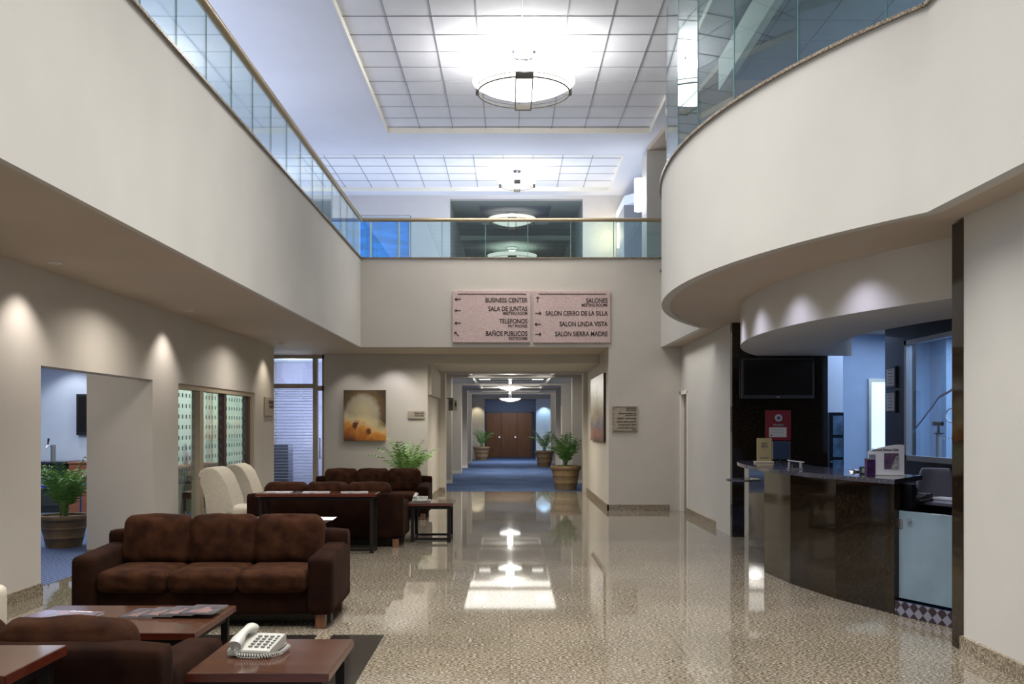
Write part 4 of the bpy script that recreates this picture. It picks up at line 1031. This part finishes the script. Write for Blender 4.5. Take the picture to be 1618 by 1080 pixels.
ti = [(p[0]-CX,p[1]-CY) for p in arc(6.64, math.asin((a_-CY)/6.64), math.asin((12.15-CY)/6.64), 30)]
tl_ = arc(6.64, math.asin((12.15-CY)/6.64), math.asin((12.15-CY)/6.64), 1)[0]
endc = [(-6.40,1.66),(-6.25,1.74),(-6.05,1.72)]
to = [(p[0]-CX,p[1]-CY) for p in arc(5.92, math.asin((8.68-CY)/5.92), math.asin((12.0-CY)/5.92), 30)]
mm = MB(); mm.prism(ti+endc+to[::-1], 1.11,1.15); mm.build('countertop', DKTOP, t)
MB().cyl((-6.42,1.05,.93),(-6.42,1.05,.955),.28,n=32).build('writing_shelf', DKTOP, t)
MB().cyl((X(1183,11.75)-CX,11.7-CY,0),(X(1183,11.75)-CX,11.7-CY,.93),.022,n=14).build('shelf_post', BRUSH, t, smooth=True)

def onc(px, R, dz=0):
    """point at pixel column px on the circle of radius R round the desk centre"""
    k = (px-HX)/F; A=k*k+1; B=-(2*CX*k+2*CY); Cc=CX*CX+CY*CY-R*R
    d_ = (-B-math.sqrt(B*B-4*A*Cc))/(2*A); return (k*d_, d_, 1.1505+dz)
# gate
p0,p1 = onc(1421,6.5), onc(1530,6.5)
ga = math.atan2(p1[1]-p0[1],p1[0]-p0[0])
t = thing('glass_gate',(p0[0],p0[1],0.11),'low frosted glass gate right of the reception counter','gate',rz=ga)
L = math.dist(p0[:2],p1[:2])
MB().box(0,L,-.006,.006,.03,.77,.002,seg=1).build('pane', FROST, t)
MB().box(-.05,.04,-.012,.012,.62,.70,.002).build('hinge', BRUSH, t); MB().cyl((.12,-.006,.70),(.12,-.035,.70),.018).build('knob', CHROME, t)
# back desk with phone and chair
q = onc(1475,6.0)
t = thing('reception_desk',(q[0]+.15,q[1]+.25,0.11),'low black work desk behind the frosted glass gate','desk',rz=ga)
MB().box(-.62,.60,-.28,.30,.79,.82,.004).build('desktop', mat('grey_desk_top',(.10,.10,.13),.2), t)
MB().box(-.60,.58,-.22,.26,.0,.79).build('cabinet', mat('black_desk',(.010,.010,.014),.35), t)
ph = make_phone(BLKP,'black desk telephone on low desk behind the glass gate',(q[0]-.12,q[1]+.10,.9325),ga+.2)
o = MB().box(-.16,.16,-.06,.06,0,.022,.004).build('keyboard', WHITEP, loc=(q[0]+.22,q[1]+.13,.9315), rz=ga); tag(o,'white computer keyboard beside the black desk telephone','keyboard')
q2 = (X(1492,9.35),9.55)
t = thing('office_chair',(q2[0],q2[1],0.11),'grey shell office chair behind the reception gate','chair',rz=-.35)
m = MB(); m.cushion(.52,.07,.62,.035,(0,0,0),M=xf((0,.0,.76)),n=12)
for v in m.b.verts:
    v.co.y += -.5*v.co.x**2*1.6; v.co.x *= 1.12-max(0,(v.co.z-.50))*1.05
m.build('backrest', GREYCH, t, smooth='all')
MB().cushion(.50,.48,.08,.035,M=xf((0,.26,.42))).build('seat', GREYCH, t, smooth='all')
MB().cyl((0,.26,.06),(0,.26,.4),.03).build('gas_post', BRUSH, t, smooth=True)
m=MB()
for k in range(5): a=k*2*PI/5; m.cyl((0,.26,.09),(.28*math.cos(a),.26+.28*math.sin(a),.05),.02,.014)
m.build('star_base', BLKP, t)
for k in range(5): a=k*2*PI/5; MB().cyl((.28*math.cos(a)-.015,.26+.28*math.sin(a),.028),(.28*math.cos(a)+.015,.26+.28*math.sin(a),.028),.027).build('caster', BLKP, t)

# TV on dark wall
x0,x1,z0,z1 = X(1172,13.72),X(1287,13.72),Z(629.5,13.72),Z(565,13.72); w,h=x1-x0,z1-z0
t = thing('wall_television',((x0+x1)/2,13.8,z0),'large flat television on the dark wall behind reception','television')
MB().box(-w/2,w/2,-.08,-.02,0,h,.006).build('bezel', mat('tv_bezel',(.035,.033,.033),.3), t); MB().box(-w/2+.03,w/2-.03,-.083,-.08,.05,h-.03).build('screen', SCREEN, t)
MB().box(-.02,.02,-.084,-.08,.018,.03).build('brand_mark', BRUSH, t); MB().box(-.2,.2,-.02,-.001,h*.3,h*.7).build('wall_bracket', BLKP, t)
# red plaque
x0,x1,z0,z1 = X(1210.5,13.75),X(1250.5,13.75),Z(695.5,13.75),Z(647.5,13.75); w,h=x1-x0,z1-z0
t = thing('award_plaque',((x0+x1)/2,13.8,z0),'red award plaque with round medal on the dark reception wall','plaque')
MB().box(-w/2,w/2,-.03,0,0,h,.006).build('board', REDP, t)
MB().cyl((0,-.03,h*.74),(0,-.045,h*.74),.052,n=30).build('medal', SILVER, t, smooth=True)
MB().cyl((0,-.045,h*.74),(0,-.048,h*.74),.026,n=24).build('medal_centre', INKG, t)
MB().box(-w*.37,w*.32,-.036,-.03,h*.11,h*.43).build('name_plate', CREAMP, t)
texts([('MEMBER',.04,Matrix.Translation((0,-.031,h*.48)) @ FR,'CENTER',1)], BRUSH, t)
m = MB().box(-w*.31,w*.24,-.038,-.036,h*.34,h*.348).box(-w*.25,w*.2,-.038,-.036,h*.27,h*.278).cyl((-w*.28,-.036,h*.17),(-w*.28,-.039,h*.17),.012); m.build('engraving', INKG, t)
# gold counter sign
q = onc(1207.5,6.34)
t = thing('counter_sign',q,'gold upright sign on wooden base at left end of counter','sign')
w = 23*q[1]/F; h = Z(692,q[1])-1.15
MB().box(-w/2-.03,w/2+.02,-.045,.045,0,.02,.003).build('base', mat('pale_wood_base',(.52,.44,.30),.4), t)
MB().box(-w/2,w/2,-.012,.012,.02,h,.003).build('plate', GOLD, t)
texts([('BEST',.032,Matrix.Translation((0,-.0135,h*.74)) @ FR,'CENTER',1),('PRICE',.032,Matrix.Translation((0,-.0135,h*.63)) @ FR,'CENTER',1),('- 1 -',.024,Matrix.Translation((0,-.0135,h*.52)) @ FR,'CENTER',1),('RECEPCION',.02,Matrix.Translation((0,-.0135,h*.18)) @ FR,'CENTER',1)], INKG, t)
# navy monitor back
q = onc(1234,6.12)
t = thing('computer_monitor',q,'back of a small navy monitor on the reception counter','monitor')
w = 27*q[1]/F
MB().box(-w/2,w/2,-.015,.015,.035,.255,.006).build('housing', NAVY, t); MB().box(-.05,.05,-.04,.04,0,.01).box(-.015,.015,-.01,.012,0,.06).build('stand', BLKP, t)
MB().box(-w/2-.003,-w/2+.004,-.017,.01,.035,.255).box(w/2-.004,w/2+.003,-.017,.01,.035,.255).build('side_trim', BRUSH, t)
# chrome card holder
q = onc(1256,6.42)
t = thing('card_terminal',q,'small chrome and white card terminal on the counter','card terminal')
MB().box(-.075,.075,-.04,.04,0,.012,.003).build('base', CHROME, t)
MB().box(-.07,.09,-.03,.03,.0,.012,.003,M=xf((0,0,.075),ry=.12)).build('top_tray', mat('pale_plastic',(.5,.5,.55),.3), t)
MB().box(-.065,-.055,-.03,.03,.01,.075).box(.055,.065,-.03,.03,.01,.07).build('side_posts', CHROME, t)
MB().box(-.03,.02,-.03,.02,.012,.05).build('slot_block', BLKP, t)
# mouse like dome
q = onc(1350,6.15); o = MB().lathe([(.055,0),(.05,.012),(.03,.024),(.0001,.028)],n=20,sx=1,sy=.6).build('service_bell', CHROME, loc=q, smooth=True); tag(o,'low oval metal dish on the counter left of small clock','dish')
q = onc(1363.5,6.3)
t = thing('desk_clock',q,'tiny dark square desk clock on the reception counter','clock')
MB().box(-.03,.03,-.02,.02,0,.07,.004).build('case', BLKP, t); MB().box(-.018,.022,-.022,-.02,.012,.058).build('dial', mat('dial_green',(.25,.30,.28),.4), t)
q = onc(1374.5,6.46)
o = MB().box(-.037,.037,-.03,.03,0,.158,.002,seg=1).build('purple_carton', PURPLE, loc=q); tag(o,'upright dark purple carton on the counter beside brochure stand','carton')
MB().box(-.037,.037,-.031,.031,.150,.158).build('lid', mat('pale_lid',(.3,.28,.35),.4), o)
# brochure stand
q = onc(1400,6.22)
t = thing('brochure_stand',q,'white curved-top brochure stand with photograph at right end of counter','brochure stand',rz=-.05)
w = 56*q[1]/F; h = Z(702,q[1])-1.15
pts = [(-w/2,0),(w/2,0),(w/2,h*.99)] + [(w/2-w*k/8, h*(1-.22*(k/8)**2)) for k in range(1,9)]
MB().prism(pts,-.006,.006,'y').build('board', WHITEP, t)
MB().box(-w*.06,w*.34,-.009,-.006,h*.20,h*.72).build('photo', mat('brochure_photo',(.05,.04,.10),.3,var=.6,vscale=12,col2=(.16,.09,.13)), t)
MB().prism([(w*.12,h*.20),(w*.34,h*.20),(w*.34,h*.66),(w*.26,h*.60)],-.0105,-.009,'y').build('photo_building', mat('photo_light',(.32,.30,.30),.4,var=.5,vscale=30), t)
MB().box(-w*.48,-w*.30,-.009,-.006,h*.04,h*.68).build('side_panel', mat('grey_panel',(.16,.18,.26),.4), t)
MB().box(-w/2,w/2,-.05,.05,0,.006).build('base', PLAST, t)
texts([('Diamond Platinum Suite',.030,Matrix.Translation((-.01,-.0075,h*.80)) @ FR,'CENTER',.82)], INKG, t)
# black cabinet tower
t = thing('display_tower',(4.95,14.55,0),'slim black glass-fronted cabinet behind reception','cabinet')
w=.22
MB().box(-.11,.11,0,.25,0,1.8,.004).build('body', mat('black_tower',(.008,.012,.025),.25), t)
for k in range(5): MB().box(-.055,.095,-.006,0,.12+k*.335,.12+k*.335+.29).build('glass_panel', mat('blue_glass_pane',(.10,.18,.30),.1,var=.4,vscale=5), t)
MB().cyl((-.085,0,1.05),(-.085,-.03,1.05),.016).build('knob', BRUSH, t)
# framed certificates on side wall
for k,(a,b,lb) in enumerate(((579,613,'upper framed certificate on dark wall beside office window'),(617,652,'lower framed certificate on dark wall beside office window'))):
    d_=13.55; z0,z1=Z(b,d_),Z(a,d_)
    t = thing('framed_certificate',(5.4,13.55,z0),lb,'certificate','framed certificates on the dark wall')
    MB().box(-.03,-.001,-.17,.17,0,z1-z0,.003).build('frame', BLKP, t)
    MB().box(-.034,-.03,-.14,.14,.03,z1-z0-.03).build('paper', WHITEP, t)
    m=MB()
    for j in range(5): m.box(-.036,-.034,-.09,.09-.02*(j%3),.07+j*.045,.078+j*.045)
    m.build('print', INKG, t)
# office window with logo
t = struct('window_4', MB().box(5.36,5.44,11.2,13.06,2.69,2.75).box(5.36,5.44,11.2,13.06,1.13,1.20).box(5.36,5.44,12.99,13.06,1.13,2.75).box(5.36,5.44,11.15,11.21,1.13,2.75), SILVER)
MB().box(5.41,5.42,11.2,13.0,1.2,2.7).build('pane', GLASSO, t)
def onwin(px,py): 
    d_=5.405*F/(px-HX); return (5.404,d_,Z(py,d_))
sw=[(1443,682),(1450,672),(1458,662),(1467,650),(1475,640),(1480,632),(1484,627),(1489,624),(1495,621),(1502,617),(1508,612)]
m=MB()
for (a,b) in zip(sw,sw[1:]):
    p,q_=Vector(onwin(*a)),Vector(onwin(*b)); m.quad(p+Vector((0,0,.015)),q_+Vector((0,0,.015)),q_-Vector((0,0,.02)),p-Vector((0,0,.02)))
m.build('etched_swoosh', mat('etched_white',(.30,.36,.50),.5), t)
c_=Vector(onwin(1503.5,656)); m=MB(); m.tube([c_+Vector((0,.155*math.cos(a),.085*math.sin(a))) for a in [2*PI*k/32 for k in range(32)]],.009,6,True)
m.build('etched_ring', mat('etched_ring_white',(.6,.65,.75),.5), t)
m=MB()
for px in (1491,1495,1500,1504,1508): p=Vector(onwin(px,692.5)); m.box(p.x-.002,p.x+.002,p.y-.012,p.y+.012,p.z-.012,p.z+.012)
m.build('etched_marks', mat('etched_ring_white',(.6,.65,.75),.5), t)
struct('wall_office_dark', MB().box(8.55,8.6,8.1,13.6,0,ZS), mat('office_dark_wall',(.10,.14,.20),.6))
struct('floor_office', MB().box(5.5,8.6,8.1,16,0.001,.01), CARPET)
t = thing('webcam_post',(X(1483,13.1),13.1,.01),'white post topped with a small black camera inside the blue office','camera stand')
MB().cyl((0,0,0),(0,0,Z(685,13.1)-.01),.035,n=18).build('post', PLAST, t, smooth=True)
zt_=Z(685,13.1)-.01
MB().cyl((0,0,zt_),(0,0,zt_+.012),.06,n=20).cyl((0,0,zt_),(0,0,zt_+.12),.022,.012).build('mount', BLKP, t, smooth=True)
MB().box(-.08,.06,-.03,.03,zt_+.11,zt_+.17,.01).cyl((-.04,-.03,zt_+.14),(-.06,-.07,zt_+.14),.025).build('camera_head', BLKP, t, smooth=True)

# ================================================================== CAMERA + WORLD
cam = bpy.data.cameras.new('camera'); co = bpy.data.objects.new('camera', cam); COL.objects.link(co)
co.location = (0,0,EYE); co.rotation_euler = (PI/2,0,0)
cam.sensor_width = 36; cam.lens = 36*F/1618; cam.shift_x = 3/1618; cam.shift_y = 132/1618; cam.clip_start=.05; cam.clip_end=200
S.camera = co
wd = bpy.data.worlds.new('world'); S.world = wd; wd.use_nodes = True
bg = wd.node_tree.nodes['Background']; bg.inputs['Color'].default_value = (.75,.83,1,1); bg.inputs['Strength'].default_value = .8
S.view_settings.view_transform = 'Standard'; S.view_settings.look = 'None'; S.view_settings.exposure = 0; S.view_settings.gamma = 1
